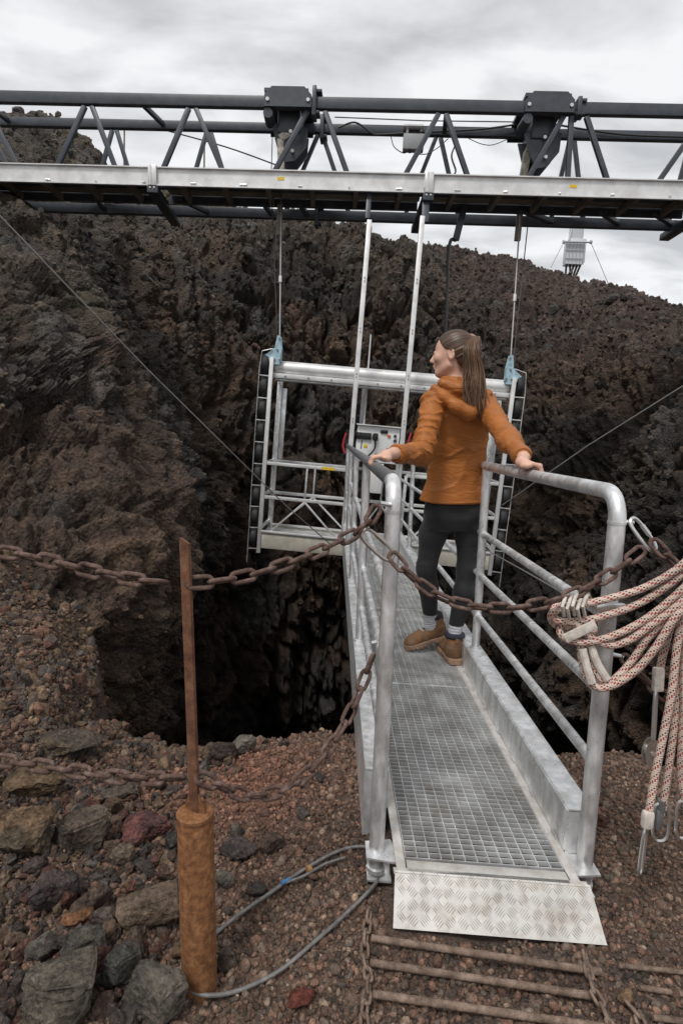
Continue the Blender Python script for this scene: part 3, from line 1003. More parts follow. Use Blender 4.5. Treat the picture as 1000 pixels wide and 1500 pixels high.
for a, b_ in ((205, 240), (655, 650), (830, 812), (-30, 15)):
    m_ = MB()
    m_.bar(tp(s_at(a, 155, DF), DF + 0.05, ZT), tp(s_at(b_, 186, DB), DB - 0.05, ZT), 0.055, 0.055, bevel=0.005)
    m_.build('cross_brace', M['truss'], girder)
for a, b_ in ((20, 40), (140, 155), (265, 305), (385, 398), (438, 450), (760, 808), (880, 905), (960, 985)):
    m_ = MB()
    m_.bar(tp(s_at(a, 285, 8.0), 8.0, 4.30), tp(s_at(b_, 308, DBL), DBL - 0.05, 4.30), 0.06, 0.06, bevel=0.005)
    m_.build('cross_brace', M['truss'], girder)
for a, b_ in ((60, 155), (240, 155), (335, 448), (560, 455), (690, 805), (940, 812), (1020, 1120)):
    m_ = MB()
    m_.bar(tp(s_at(a, 300, 8.12), 8.12, 4.37), tp(s_at(b_, 318, DBL), DBL - 0.07, 4.41), 0.055, 0.02)
    m_.build('flat_brace', M['alu'], girder)
# splice clamps of the chords
for px, py, dy, z, hgt in ((461, 152, DF, ZT, 0.34), (472, 190, DB, ZT, 0.30), (464, 318, DBL, 4.30, 0.28), (845, 160, DF, ZT, 0.21)):
    b = MB()
    s_ = s_at(px, py, dy)
    b.box(tp(s_, dy, z), (0.05, 0.19, hgt), (TT, TN, VZ), bevel=0.008)
    b.box(tp(s_ + 0.03, dy, z + hgt * 0.36), (0.12, 0.14, 0.035), (TT, TN, VZ), bevel=0.006)
    b.box(tp(s_ + 0.02, dy, z - hgt * 0.36), (0.10, 0.14, 0.035), (TT, TN, VZ), bevel=0.006)
    b.build('splice_clamp', M['truss'], girder)
# cables strapped along the rear chord
b = MB()
b.tube([tp(s_at(490, 175, DB), DB - 0.07, ZT + 0.12), tp(s_at(620, 183, DB), DB - 0.07, ZT + 0.10), tp(s_at(760, 186, DB), DB - 0.07, ZT + 0.11)], 0.007, 6)
b.tube(smooth_path([tp(s_at(x, y, DB), DB - 0.09, ZT + dz) for x, y, dz in ((495, 185, -.02), (520, 180, .05), (545, 192, -.08), (560, 193, -.09), (620, 195, -.05), (700, 190, 0.0), (770, 180, 0.09), (790, 178, .10), (900, 195, -.02), (1010, 203, -.04))], 6), 0.012, 6)
b.tube(smooth_path([at(x, y, 8.25) for x, y in ((686, 203), (705, 211), (722, 212), (745, 203))], 6), 0.005, 6)
b.tube(smooth_path([at(x, y, 8.25) for x, y in ((572, 199), (577, 215), (590, 224), (600, 222), (622, 226), (640, 217), (656, 203))], 6), 0.006, 6)
b.tube(smooth_path([at(x, y, 8.22) for x, y in ((660, 178), (668, 205), (661, 228), (667, 250), (662, 258))], 6), 0.012, 6)
b.build('power_cable', M['wire_dark'], girder)

# ---------------------------------------------------------------- walkway under the girder
walk = empty('girder_walkway', (0, 7.5, 4.27), 'pale aluminium sided service walkway hung below the dark girder', 'walkway')
WZ0, WZ1, WF, WB = 4.268, 4.475, 7.50, 8.08
s_spl = [s_at(224, 255, WF), s_at(628, 268, WF)]
step = s_spl[1] - s_spl[0]
joints = [s_spl[0] - 2 * step] + [s_spl[0] - step] + s_spl + [s_spl[1] + step, s_spl[1] + 2 * step]
for i in range(len(joints) - 1):
    a, c = joints[i] + 0.055, joints[i + 1] - 0.055
    b = MB()    # channel: web with two flanges turned to the front
    for z, dep in ((WZ1, 0.035), (WZ0, 0.035)):
        b.bar(tp(a, WF - 0.005, z), tp(c, WF - 0.005, z), dep, 0.012)
    b.bar(tp(a, WF + 0.012, (WZ0 + WZ1) / 2), tp(c, WF + 0.012, (WZ0 + WZ1) / 2), 0.008, WZ1 - WZ0 - 0.012)
    b.build('side_beam', M['alu'], walk, smooth=False)
    b = MB()
    b.bar(tp(a, WB, (WZ0 + WZ1) / 2), tp(c, WB, (WZ0 + WZ1) / 2), 0.03, WZ1 - WZ0)
    b.build('rear_beam', M['truss'], walk, smooth=False)
    nb = 6
    for k in range(nb):
        s_ = a + (c - a) * (k + 0.5) / nb
        b = MB()
        b.bar(tp(s_, WF + 0.02, WZ0 + 0.045), tp(s_, WB - 0.02, WZ0 + 0.045), 0.055, 0.075)
        b.build('joist', M['joist'], walk, smooth=False)
    b = MB()
    b.bar(tp(a, (WF + WB) / 2, WZ0 + 0.115), tp(c, (WF + WB) / 2, WZ0 + 0.115), WB - WF - 0.06, 0.02)
    b.build('deck_board', M['deck_under'], walk, smooth=False)
for s_ in joints[1:-1]:
    b = MB()
    b.box(tp(s_, WF - 0.006, (WZ0 + WZ1) / 2 + 0.008), (0.104, 0.05, WZ1 - WZ0 + 0.03), (TT, TN, VZ), bevel=0.006)
    b.box(tp(s_ - 0.02, WF - 0.034, (WZ0 + WZ1) / 2 + 0.008), (0.018, 0.01, WZ1 - WZ0 + 0.02), (TT, TN, VZ))
    b.build('splice_plate', M['alu'], walk)
    b = MB()
    b.bar(tp(s_, WF - 0.02, WZ0 - 0.045), tp(s_, DBL + 0.12, WZ0 - 0.075), 0.13, 0.085, bevel=0.006)
    yk = b.build('cross_beam', M['truss'], walk)
    b = MB()
    for dx in (-0.025, 0.025):
        b.cyl(tp(s_ + dx, WF - 0.02, WZ0 - 0.03), tp(s_ + dx, WF - 0.032, WZ0 - 0.03), 0.011, 8)
    tag(b.build('bolt', M['bolt'], yk), kind='stuff')
for px in (411, 840):
    b = MB()
    s_ = s_at(px, 268, WF)
    b.box(tp(s_, WF + 0.006, WZ1 - 0.085), (0.085, 0.004, 0.035), (TT, TN, VZ))
    b.build('warning_sticker', M['yellow'], walk)
b = MB()
rs2 = np.random.RandomState(5)
for s_ in np.arange(-7.5, 7.5, 0.63):
    b.cyl(tp(s_ + rs2.uniform(-.1, .1), WF + 0.006, WZ0 + 0.035), tp(s_, WF - 0.003, WZ0 + 0.035), 0.014, 8)
tag(b.build('bolt_head', M['galv'], walk), kind='stuff')
# dark hangers below the walkway that hold the gangway poles
for px, w_, dz in ((541, 0.06, 0.34), (626, 0.085, 0.36)):
    b = MB()
    s_ = s_at(px, 300, 7.40)
    b.bar(tp(s_, 7.60, WZ0 + 0.05), tp(s_ - 0.015, 7.45, WZ0 - dz), w_, 0.05, VY, bevel=0.006)
    b.build('hanger', M['truss'], walk)
b = MB()
b.bar(at(680, 300, 7.9), at(667, 352, 7.9), 0.085, 0.05, VY, bevel=0.006)
b.build('hanger', M['truss'], walk)

# ---------------------------------------------------------------- the two hoist trolleys
trolley_x = []
def trolley(pl, pr, pt, pbm, label, arm_pts, blk):
    sa, sb = s_at(pl, pbm, DF), s_at(pr, pbm, DF)
    sc = (sa + sb) / 2; ww = sb - sa
    t_ = empty('hoist_trolley', tp(sc, 8.1, ZT), label, 'trolley', 'hoist trolleys on the girder')
    zt_, zb_ = ZT + 0.155, ZT - 0.075
    c = 0.09
    for dy in (DF - 0.07, DB + 0.07):
        b = MB()
        b.plate([tp(sa, dy, zb_), tp(sb, dy, zb_), tp(sb, dy, zt_ - c), tp(sb - c, dy, zt_), tp(sa + c, dy, zt_), tp(sa, dy, zt_ - c)], TN, 0.025)
        sp = b.build('side_plate', M['truss'], t_)
        b = MB()
        for dx in (sa + 0.04, sb - 0.04):
            b.cyl(tp(dx, dy - 0.01, zb_ + 0.075), tp(dx, dy - 0.03, zb_ + 0.075), 0.022, 10)
        tag(b.build('bolt', M['bolt'], sp), kind='stuff')
    b = MB()
    b.box(tp(sc, (DF + DB) / 2, ZT + 0.12), (ww * 0.94, DB - DF + 0.14, 0.04), (TT, TN, VZ))
    b.box(tp(sc + 0.02, (DF + DB) / 2 + 0.05, ZT - 0.13), (ww * 0.50, DB - DF - 0.13, 0.30), (TT, TN, VZ), bevel=0.02)
    b.build('carriage', M['truss'], t_)
    # tapering cheek plates under the carriage
    for dy in (DF + 0.16, DB - 0.16):
        b = MB()
        b.plate([tp(sc - ww * .36, dy, ZT - 0.2), tp(sc + ww * .42, dy, ZT - 0.2), tp(sc + ww * .40, dy, ZT - 0.42), tp(sc + ww * .16, dy, ZT - 0.60), tp(sc - ww * .05, dy, ZT - 0.62), tp(sc - ww * .22, dy, ZT - 0.46)], TN, 0.03)
        b.build('cheek_plate', M['truss'], t_)
    b = MB()
    b.cyl(tp(sc - ww * 0.42, DF - 0.06, ZT - 0.14), tp(sc - ww * 0.42, DF + 0.2, ZT - 0.14), 0.06, 16)
    b.build('guide_roller', M['truss'], t_)
    b = MB()
    b.cyl(tp(sc + 0.03, DF + 0.13, ZT - 0.27), tp(sc + 0.03, DF + 0.10, ZT - 0.27), 0.022, 10)
    b.cyl(tp(sc + 0.06, DF + 0.13, ZT - 0.50), tp(sc + 0.06, DF + 0.10, ZT - 0.50), 0.022, 10)
    tag(b.build('bolt', M['bolt'], t_), kind='stuff')
    b = MB()
    q_ = [at(x, y, 8.02) for x, y in arm_pts]
    for k in range(len(q_) - 1):
        b.bar(q_[k], q_[k + 1], 0.10 if k == 0 else 0.085, 0.09, VY, bevel=0.008)
    b.build('sheave_arm', M['arm'], t_)
    return t_
trolley(388, 456, 133, 158, 'hoist trolley with octagonal plate on the girder, nearer the rocky outcrop', ((436, 186), (411, 205), (412, 262)), 0)
trolley(766, 837, 139, 162, 'hoist trolley with octagonal plate on the girder, nearer the mast', ((797, 203), (772, 222), (765, 262)), 0)

# junction box hung from the rear chord
jb = empty('junction_box', at(605, 210, 8.2), 'small grey electrical junction box hanging from the rear girder chord', 'electrical box')
b = MB()
b.box(at(605, 210, 8.22), (0.27, 0.12, 0.19), (TT, TN, VZ), bevel=0.008)
b.build('housing', M['box_grey'], jb)
b = MB()
b.box(at(605, 187, 8.26), (0.26, 0.14, 0.02), (TT, TN, VZ))
b.box(at(596, 196, 8.26), (0.03, 0.02, 0.14), (TT, TN, VZ)); b.box(at(616, 197, 8.26), (0.03, 0.02, 0.14), (TT, TN, VZ))
b.build('mounting_bracket', M['alu'], jb)
b = MB()
b.cyl(at(613, 220, 8.2), at(614, 226, 8.2), 0.022, 8); b.cyl(at(600, 219, 8.2), at(600, 224, 8.2), 0.016, 8)
b.build('cable_gland', M['black'], jb)
# ================================================================ the hoist cage
CO = at(379, 803, 7.68)
CEX = (at(717, 836, 7.49) - CO); CW = CEX.length; CEX.normalize()
CEZ = (at(388, 530, 7.66) - CO); CH = CEZ.length; CEZ.normalize()
CEZ = (CEZ - CEX * CEZ.dot(CEX)).normalized()
CEY = CEZ.cross(CEX).normalized()
CD = 0.62
cage = empty('hoist_cage', CO, 'open aluminium hoist cage hanging over the shaft at the end of the footbridge', 'hoist cage')
def cp(x, y, z):
    return CO + CEX * x + CEY * y + CEZ * z
CAX = (CEX, CEY, CEZ)
def cbar(name, a, b_, w_, h_, m_='alu', up=None, bev=0.004, parent=None):
    q_ = MB()
    q_.bar(cp(*a), cp(*b_), w_, h_, up or CEZ, bevel=bev)
    return q_.build(name, M[m_], parent or cage)
def cbox(name, c, size, m_='alu', bev=0.004, parent=None):
    q_ = MB()
    q_.box(cp(*c), size, CAX, bevel=bev)
    return q_.build(name, M[m_], parent or cage)
# pillars
for x in (0.0, CW):
    cbar('pillar', (x, 0, -0.06), (x, 0, CH + 0.06), 0.05, 0.05, 'alu', CEY)
    cbar('pillar', (x + (0.03 if x == 0 else -0.03), CD, 0.0), (x + (0.03 if x == 0 else -0.03), CD, CH - 0.05), 0.07, 0.05, 'galv', CEY)
    for z in (0.28, 0.72, 1.15, CH - 0.12):
        cbar('side_rail', (x, 0.03, z), (x, CD, z), 0.035, 0.04, 'galv')
# round roof beam with its bolted flange
q_ = MB()
q_.cyl(cp(0.03, 0.16, CH - 0.045), cp(CW - 0.03, 0.16, CH - 0.045), 0.088, 24)
rb = q_.build('roof_beam', M['alu'], cage)
cbox('beam_flange', (CW / 2, 0.10, CH - 0.155), (CW - 0.05, 0.10, 0.06), 'alu', parent=rb)
cbox('beam_flange', (CW / 2, 0.16, CH - 0.20), (CW - 0.10, 0.16, 0.028), 'galv_plate', parent=rb)
q_ = MB()
for x in np.arange(0.18, CW, 0.30):
    q_.cyl(cp(x, 0.055, CH - 0.155), cp(x, 0.040, CH - 0.155), 0.011, 8)
tag(q_.build('bolt', M['zinc_dark'], rb), kind='stuff')
# tray
gate0, gate1 = 1.10, 1.86
cbox('floor', (CW / 2, CD / 2, 0.18), (CW - 0.02, CD - 0.02, 0.03), 'galv_plate')
for y in (-0.006, CD + 0.006):
    t_ = cbox('tray_side', (CW / 2, y, 0.115), (CW - 0.06, 0.02, 0.21), 'tray')
    cbox('tray_lip', (CW / 2, y - 0.004, 0.238), (CW - 0.04, 0.05, 0.028), 'alu', parent=t_)
cbox('tray_under', (CW / 2, CD / 2, 0.05), (CW - 0.08, CD - 0.06, 0.06), 'joist')
# railings, front with a gate gap, rear without
for y, spans in ((0.0, ((0.03, gate0), (gate1, CW - 0.03))), (CD, ((0.03, gate0 + 0.1), (gate0 + 0.1, gate1 + 0.1), (gate1 + 0.1, CW - 0.03)))):
    for a, b_ in spans:
        m_ = (a + b_) / 2
        cbar('rail', (a, y, 1.15), (b_, y, 1.15), 0.035, 0.042)
        cbar('rail', (a, y, 0.70), (b_, y, 0.70), 0.035, 0.042)
        cbar('brace', (m_, y, 0.68), (a + 0.12, y, 0.25), 0.022, 0.034, 'alu', CEY)
        cbar('brace', (m_, y, 0.68), (b_ - 0.10, y, 0.25), 0.022, 0.034, 'alu', CEY)
        cbar('upright', (m_, y, 0.70), (m_, y, 1.15), 0.025, 0.03, 'galv', CEY)
for x in (gate0, gate1):
    cbar('gate_post', (x, 0, 0.2), (x, 0, 1.15), 0.04, 0.04, 'galv', CEY)
cbar('rear_post', (gate0 + 0.1, CD, 0.2), (gate0 + 0.1, CD, CH - 0.1), 0.05, 0.05, 'zinc_dark', CEY)
cbox('yellow_label', (0.84, -0.023, 1.15), (0.17, 0.006, 0.036), 'yellow', 0)
# rubber guide wheels up both sides in a wire frame
def tyre(c, ax, r_, wd):
    q_ = MB()
    prof = [(0.045, -0.5), (0.8, -0.5), (0.93, -0.42), (1.0, -0.24), (1.0, 0.24), (0.93, 0.42), (0.8, 0.5), (0.045, 0.5)]
    A_, B_, D_ = frame_from(ax, CEZ)
    n_ = 20
    vs = [Vector(c) + A_ * (math.cos(2 * math.pi * k / n_) * r_ * pr_) + B_ * (math.sin(2 * math.pi * k / n_) * r_ * pr_) + D_ * (wd * pw_) for pr_, pw_ in prof for k in range(n_)]
    fs = [(i * n_ + k, i * n_ + (k + 1) % n_, (i + 1) * n_ + (k + 1) % n_, (i + 1) * n_ + k) for i in range(len(prof) - 1) for k in range(n_)]
    q_.add(vs, fs)
    return q_
for side in (0, 1):
    sx = -1 if side == 0 else 1
    x0 = 0 if side == 0 else CW
    xc = x0 + sx * 0.088
    for k in range(9):
        z = CH - 0.03 - k * 0.285
        w_ = tyre(cp(xc, 0.10, z), CEX, 0.138, 0.092).build('guide_wheel', M['black'], cage)
        hb = MB(); hb.cyl(cp(xc - sx * 0.055, 0.10, z), cp(xc + sx * 0.062, 0.10, z), 0.03, 10)
        hb.build('hub', M['galv'], w_)
        cbar('wheel_bracket', (x0, 0.02, z - 0.142), (xc + sx * 0.058, -0.02, z - 0.142), 0.012, 0.012, 'galv', bev=0)
    q_ = MB()
    q_.tube([cp(x0, 0.0, CH + 0.17), cp(xc + sx * 0.04, -0.03, CH + 0.13), cp(xc + sx * 0.06, -0.03, CH - 0.1), cp(xc + sx * 0.062, -0.03, CH - 1.2), cp(xc + sx * 0.055, -0.03, -0.2)], 0.0055, 6)
    q_.build('wheel_guard', M['galv'], cage)
    # pale blue rope bracket on the roof corner
    q_ = MB()
    e = [(-0.01, 0.02), (0.10, 0.02), (0.11, 0.20), (0.085, 0.38), (0.045, 0.38), (0.02, 0.22), (-0.09, 0.13)]
    for y in (0.02, 0.12):
        pts = [cp(x0 + (-sx) * u_ , y, CH + v_ - 0.04) for u_, v_ in e]
        q_.plate(pts, CEY, 0.014)
    q_.box(cp(x0 - sx * 0.05, 0.07, CH + 0.10), (0.12, 0.09, 0.16), CAX)
    bk = q_.build('rope_bracket', M['blue'], cage)
    q_ = MB()
    for u_, v_ in ((0.08, 0.34), (0.06, 0.20), (0.03, 0.08), (0.10, 0.08)):
        q_.cyl(cp(x0 - sx * u_, 0.012, CH + v_ - 0.04), cp(x0 - sx * u_, -0.002, CH + v_ - 0.04), 0.014, 8)
    tag(q_.build('bolt', M['zinc_dark'], bk), kind='stuff')
    cbar('hoist_motor_cover', (x0 - sx * 0.16, 0.25, CH - 0.3), (x0 - sx * 0.16, 0.25, 1.2), 0.06, 0.05, 'galv', CEY)

# control cabinet on the rear rail
def cz(px, py, y=0.55):
    """cage coordinates of a pixel on the plane at depth y of the cage"""
    d_ = ray(px, py)
    n_ = CEY
    t_ = (cp(0, y, 0) - cam_pos).dot(n_) / d_.dot(n_)
    q_ = cam_pos + d_ * t_ - CO
    return q_.dot(CEX), q_.dot(CEZ)
CY = 0.30
x0_, z0_ = cz(519, 675, CY); x1_, z1_ = cz(586, 628, CY)
cab = cbox('control_cabinet', ((x0_ + x1_) / 2, CY + 0.12, (z0_ + z1_) / 2), (x1_ - x0_, 0.22, z1_ - z0_), 'panel', 0.008)
q_ = MB(); q_.box(cp((x0_ + x1_) / 2, CY + 0.1, z1_ + 0.012), (x1_ - x0_ + 0.03, 0.27, 0.014), CAX); q_.build('lid', M['panel'], cab)
def on_panel(name, px0, py0, px1, py1, m_, th=0.02):
    a = cz(px0, py1, CY); b_ = cz(px1, py0, CY)
    q_ = MB(); q_.box(cp((a[0] + b_[0]) / 2, CY + 0.01 - th / 2, (a[1] + b_[1]) / 2), (b_[0] - a[0], th, b_[1] - a[1]), CAX, bevel=0.003)
    return q_.build(name, M[m_], cab)
def knob(name, px, py, r_, m_, ln=0.03):
    a = cz(px, py, CY)
    q_ = MB(); q_.cyl(cp(a[0], CY + 0.01, a[1]), cp(a[0], CY - ln, a[1]), r_, 12)
    return q_.build(name, M[m_], cab)
on_panel('radio', 521.5, 634.5, 544, 642.5, 'screen', 0.03)
on_panel('display', 557, 630.5, 568, 634.5, 'screen')
on_panel('warning_label', 532, 651, 538, 655.5, 'yellow', 0.006)
on_panel('vent', 528, 645, 530.5, 657, 'screen', 0.006)
on_panel('switch', 567, 637, 572, 640, 'orange_btn')
knob('knob', 578.5, 639, 0.02, 'black'); knob('knob', 578, 646, 0.02, 'black')
knob('knob', 567.5, 659, 0.02, 'black'); knob('emergency_button', 577.5, 665, 0.03, 'red', 0.05); knob('emergency_button', 579.5, 660, 0.022, 'red', 0.04)
knob('key_lock', 551, 668, 0.028, 'zinc_dark', 0.012)
a = cz(549.5, 640, CY)
q_ = MB(); q_.box(cp(a[0], CY - 0.03, a[1]), (0.075, 0.05, 0.10), CAX, bevel=0.02)
mic = q_.build('microphone', M['black'], cab)
q_ = MB(); q_.tube(smooth_path([cp(*(lambda t: (t[0], CY - 0.03, t[1]))(cz(x, y, CY))) for x, y in ((549.5, 645), (549, 655), (545, 662), (540, 667), (538, 672))], 6), 0.011, 6)
q_.build('microphone_cord', M['black'], mic)
x0_, z0_ = cz(532, 721, CY); x1_, z1_ = cz(562, 680, CY)
cbox('equipment_box', ((x0_ + x1_) / 2, CY + 0.1, (z0_ + z1_) / 2), (x1_ - x0_, 0.2, z1_ - z0_), 'panel', 0.008)
for px in (503, 598):
    q_ = MB()
    pts = [cp(*(lambda t: (t[0], CY, t[1]))(cz(px + dx, y, CY))) for dx, y in ((4, 634), (1, 643), (-1, 652), (0, 658), (2, 664))]
    q_.tube(smooth_path(pts, 6), 0.014, 8)
    q_.build('red_strap', M['red'], cage)
q_ = MB(); q_.tube([cp(*(lambda t: (t[0], CY + 0.05, t[1]))(cz(x, y, CY + 0.05))) for x, y in ((543, 490), (532.5, 622))], [0.010, 0.014], 8)
q_.build('antenna', M['alu'], cage)
# a belt hanging on the gangway rail side of the cage
# ---------------------------------------------------------------- hoist ropes
def wire(name, label, pts, r_, m_='wire', cat='cable', group=None, parent=None, n=1):
    q_ = MB()
    q_.tube(smooth_path(pts, n) if n > 1 else pts, r_, 6)
    o = q_.build(name, M[m_], parent)
    if parent is None: tag(o, label, cat, group)
    return o
lt = at(412, 262, 8.02); lb = cp(0.07, 0.05, CH + 0.34)
hr = empty('hoist_rope', lb, 'steel hoist rope running down to the cage corner beside the dark cliff', 'cable', 'hoist ropes of the cage')
wire('strand', '', [lt, lb], 0.010, 'wire', parent=hr)
q_ = MB(); q_.bar(at(410.5, 300, 8.02), at(408.5, 345, 8.0), 0.07, 0.05, VY, bevel=0.006); q_.build('rope_sleeve', M['joist'], hr)
q_ = MB(); q_.cyl(lt.lerp(lb, 0.62), lt.lerp(lb, 0.66), 0.02, 8); q_.build('rope_clamp', M['alu'], hr)
wire('second_strand', '', [at(399, 200, 8.0), at(397, 262, 8.0), cp(0.04, 0.07, CH + 0.30)], 0.006, 'wire_dark', parent=hr)
lt = at(765, 262, 8.02); lb = cp(CW - 0.07, 0.05, CH + 0.34)
hr = empty('hoist_rope', lb, 'steel hoist rope running down to the cage corner behind the woman', 'cable', 'hoist ropes of the cage')
wire('strand', '', [lt, lb], 0.010, 'wire', parent=hr)
q_ = MB(); q_.bar(at(761, 312, 8.02), at(757, 353, 8.0), 0.075, 0.05, VY, bevel=0.006); q_.build('rope_sleeve', M['joist'], hr)
q_ = MB(); q_.cyl(lt.lerp(lb, 0.66), lt.lerp(lb, 0.70), 0.02, 8); q_.build('rope_clamp', M['alu'], hr)
wire('second_strand', '', [at(782, 240, 8.05), cp(CW - 0.02, 0.10, CH + 0.30)], 0.007, 'wire_dark', parent=hr)
# power cable hanging down behind the woman's head
wire('hanging_cable', 'thick black cable hanging from the walkway down behind the ponytail', [at(667, 352, 7.9), at(660, 352, 7.85), at(656, 375, 7.85), at(655, 420, 7.9), at(652, 490, 7.95), at(648, 560, 8.0), at(642, 630, 8.0)], 0.022, 'wire_dark', n=5)
# ================================================================ rusty post, chains, cables, rods, ropes, boulders
def rust_mat(name, a, b_, c_, sc=22.0, bump=0.5):
    m = bpy.data.materials.new(name); m.use_nodes = True
    t = m.node_tree; bs = t.nodes['Principled BSDF']
    bs.inputs['Roughness'].default_value = 0.85; bs.inputs['Specular IOR Level'].default_value = 0.3
    g = t.nodes.new('ShaderNodeNewGeometry')
    n1 = t.nodes.new('ShaderNodeTexNoise'); n1.inputs['Scale'].default_value = sc; n1.inputs['Detail'].default_value = 8; n1.inputs['Roughness'].default_value = 0.7
    n2 = t.nodes.new('ShaderNodeTexNoise'); n2.inputs['Scale'].default_value = sc * 14; n2.inputs['Detail'].default_value = 3
    t.links.new(g.outputs['Position'], n1.inputs[0]); t.links.new(g.outputs['Position'], n2.inputs[0])
    cr = t.nodes.new('ShaderNodeValToRGB')
    e = cr.color_ramp.elements
    e[0].position, e[0].color = 0.33, (*a, 1); e[1].position, e[1].color = 0.68, (*c_, 1)
    k = e.new(0.5); k.color = (*b_, 1)
    ad = t.nodes.new('ShaderNodeMath'); ad.operation = 'MULTIPLY_ADD'
    t.links.new(n2.outputs[0], ad.inputs[0]); ad.inputs[1].default_value = 0.45
    sb = t.nodes.new('ShaderNodeMath'); sb.operation = 'SUBTRACT'; t.links.new(n1.outputs[0], sb.inputs[0]); sb.inputs[1].default_value = 0.225
    t.links.new(sb.outputs[0], ad.inputs[2])
    t.links.new(ad.outputs[0], cr.inputs[0]); t.links.new(cr.outputs[0], bs.inputs['Base Color'])
    bn = t.nodes.new('ShaderNodeBump'); bn.inputs['Strength'].default_value = bump; bn.inputs['Distance'].default_value = 0.0015
    t.links.new(ad.outputs[0], bn.inputs['Height']); t.links.new(bn.outputs[0], bs.inputs['Normal'])
    return m
M['rust'] = rust_mat('orange_rust', (0.085, 0.035, 0.015), (0.175, 0.076, 0.031), (0.29, 0.142, 0.064), 55)
M['rust_bar'] = rust_mat('brown_rust', (0.07, 0.032, 0.019), (0.14, 0.064, 0.037), (0.22, 0.115, 0.072), 30)
M['rust_chain'] = rust_mat('chain_rust', (0.045, 0.027, 0.022), (0.10, 0.06, 0.048), (0.19, 0.135, 0.115), 40)
M['rust_ground'] = rust_mat('muddy_rust', (0.075, 0.052, 0.040), (0.16, 0.112, 0.085), (0.28, 0.205, 0.16), 30)

PB = at(293, 1436, 1.245); PB.z = -0.03
PT = at(286, 1191, 1.245)
def rusty_post(PB, PT, tip, label):
    o = empty('rusty_post', (PB.x, PB.y, 0), label, 'post', 'rusty chain posts')
    ax = (PT - PB).normalized()
    b = MB()
    b.tube([PB, PT - ax * 0.004, PT], [0.0415, 0.0415, 0.039], 32)
    pipe = b.build('pipe', M['rust'], o)
    b = MB()
    b.tube([PT - ax * 0.006, PT + ax * 0.003, PT + ax * 0.006], [0.043, 0.043, 0.038], 32)
    b.build('pipe_cap', M['rust'], pipe)
    up = (tip - PT).normalized()
    b = MB()
    A_, B_, D_ = frame_from(up, VY)
    # flat bar standing at an angle, the top cut off slanting
    rot = R(24)
    fa = A_ * math.cos(rot) + B_ * math.sin(rot); fb = B_ * math.cos(rot) - A_ * math.sin(rot)
    w_, t_ = 0.0118, 0.0045
    vs = []
    for q, cut in ((PT - up * 0.0, 0), (tip, 0.012)):
        for i, j in ((-1, -1), (1, -1), (1, 1), (-1, 1)):
            vs.append(q + fa * (w_ * i) + fb * (t_ * j) + up * (cut * (i * 0.5)))
    b.add(vs, [(0, 1, 5, 4), (1, 2, 6, 5), (2, 3, 7, 6), (3, 0, 4, 7), (4, 5, 6, 7), (3, 2, 1, 0)])
    bar = b.build('flat_bar', M['rust_bar'], o, smooth=False)
    for s_ in (-1, 1):
        b = MB()
        b.plate([PT + fa * (w_ * s_) + up * 0.002, PT + fa * (0.031 * s_) + up * 0.002, PT + fa * (w_ * s_) + up * 0.05], fb, 0.006)
        b.build('gusset', M['rust'], o, smooth=False)
    return o
rusty_post(PB, PT, at(271, 792, 1.245), 'orange rusty pipe post with a flat bar on top holding both left chains')

# ---- chains
def link_mesh_data(name, pitch, r_, wid, m_):
    """one stadium shaped chain link, lying in its local XY plane"""
    b = MB()
    hl = (pitch + 2 * r_) / 2 - wid / 2 + r_ * 0.0
    hl = max(hl, 0.002) + r_ * 0.9
    R_ = wid / 2
    pts = []
    for k in range(7):
        g = -math.pi / 2 + math.pi * k / 6
        pts.append((hl + R_ * math.cos(g) - R_ * 0.5, R_ * math.sin(g), 0))
    for k in range(7):
        g = math.pi / 2 + math.pi * k / 6
        pts.append((-hl + R_ * math.cos(g) + R_ * 0.5, R_ * math.sin(g), 0))
    b.tube(pts, r_, 9, closed=True)
    me = bpy.data.meshes.new(name)
    me.from_pydata(b.v, [], b.f)
    me.polygons.foreach_set('use_smooth', [True] * len(me.polygons))
    me.materials.append(m_)
    return me
def resample(pts, step):
    out = [pts[0].copy()]; acc = 0.0
    for a, c in zip(pts[:-1], pts[1:]):
        seg = (c - a).length
        while acc + seg >= step:
            f_ = (step - acc) / seg
            a = a.lerp(c, f_); out.append(a.copy()); seg = (c - a).length; acc = 0.0
        acc += seg
    return out
big_link = link_mesh_data('link', 0.050, 0.0055, 0.0255, M['rust_chain'])
small_link = link_mesh_data('link', 0.032, 0.0042, 0.0185, M['rust_ground'])
def chain(label, path, me=big_link, pitch=0.050, lie=False, group='rusty chains around the shaft', roll0=0.6):
    pts = smooth_path(path, 14)
    q_ = resample(pts, pitch)
    root = empty('chain', q_[0], label, 'chain', group)
    rr = np.random.RandomState(len(label))
    for i in range(len(q_) - 1):
        c = (q_[i] + q_[i + 1]) / 2
        A_, B_, D_ = frame_from(q_[i + 1] - q_[i])
        g = (roll0 if i % 2 else roll0 + math.pi / 2) + rr.uniform(-0.22, 0.22)
        if lie: g = (0.25 if i % 2 else 1.15) + rr.uniform(-0.25, 0.25)
        y_ = A_ * math.cos(g) + B_ * math.sin(g)
        z_ = D_.cross(y_)
        o = bpy.data.objects.new('link', me)
        col.objects.link(o)
        mw = Matrix(((D_.x, y_.x, z_.x, c.x), (D_.y, y_.y, z_.y, c.y), (D_.z, y_.z, z_.z, c.z), (0, 0, 0, 1)))
        place_child(o, root, mw)
    return root
P3 = lambda L_: [at(x, y, Y) for x, y, Y in L_]
chain('rusty chain sagging from the left edge to the top of the rusty post', P3([(-60, 800, 1.32), (20, 811, 1.30), (90, 826, 1.28), (160, 843, 1.26), (220, 852, 1.25), (270, 853, 1.245)]))
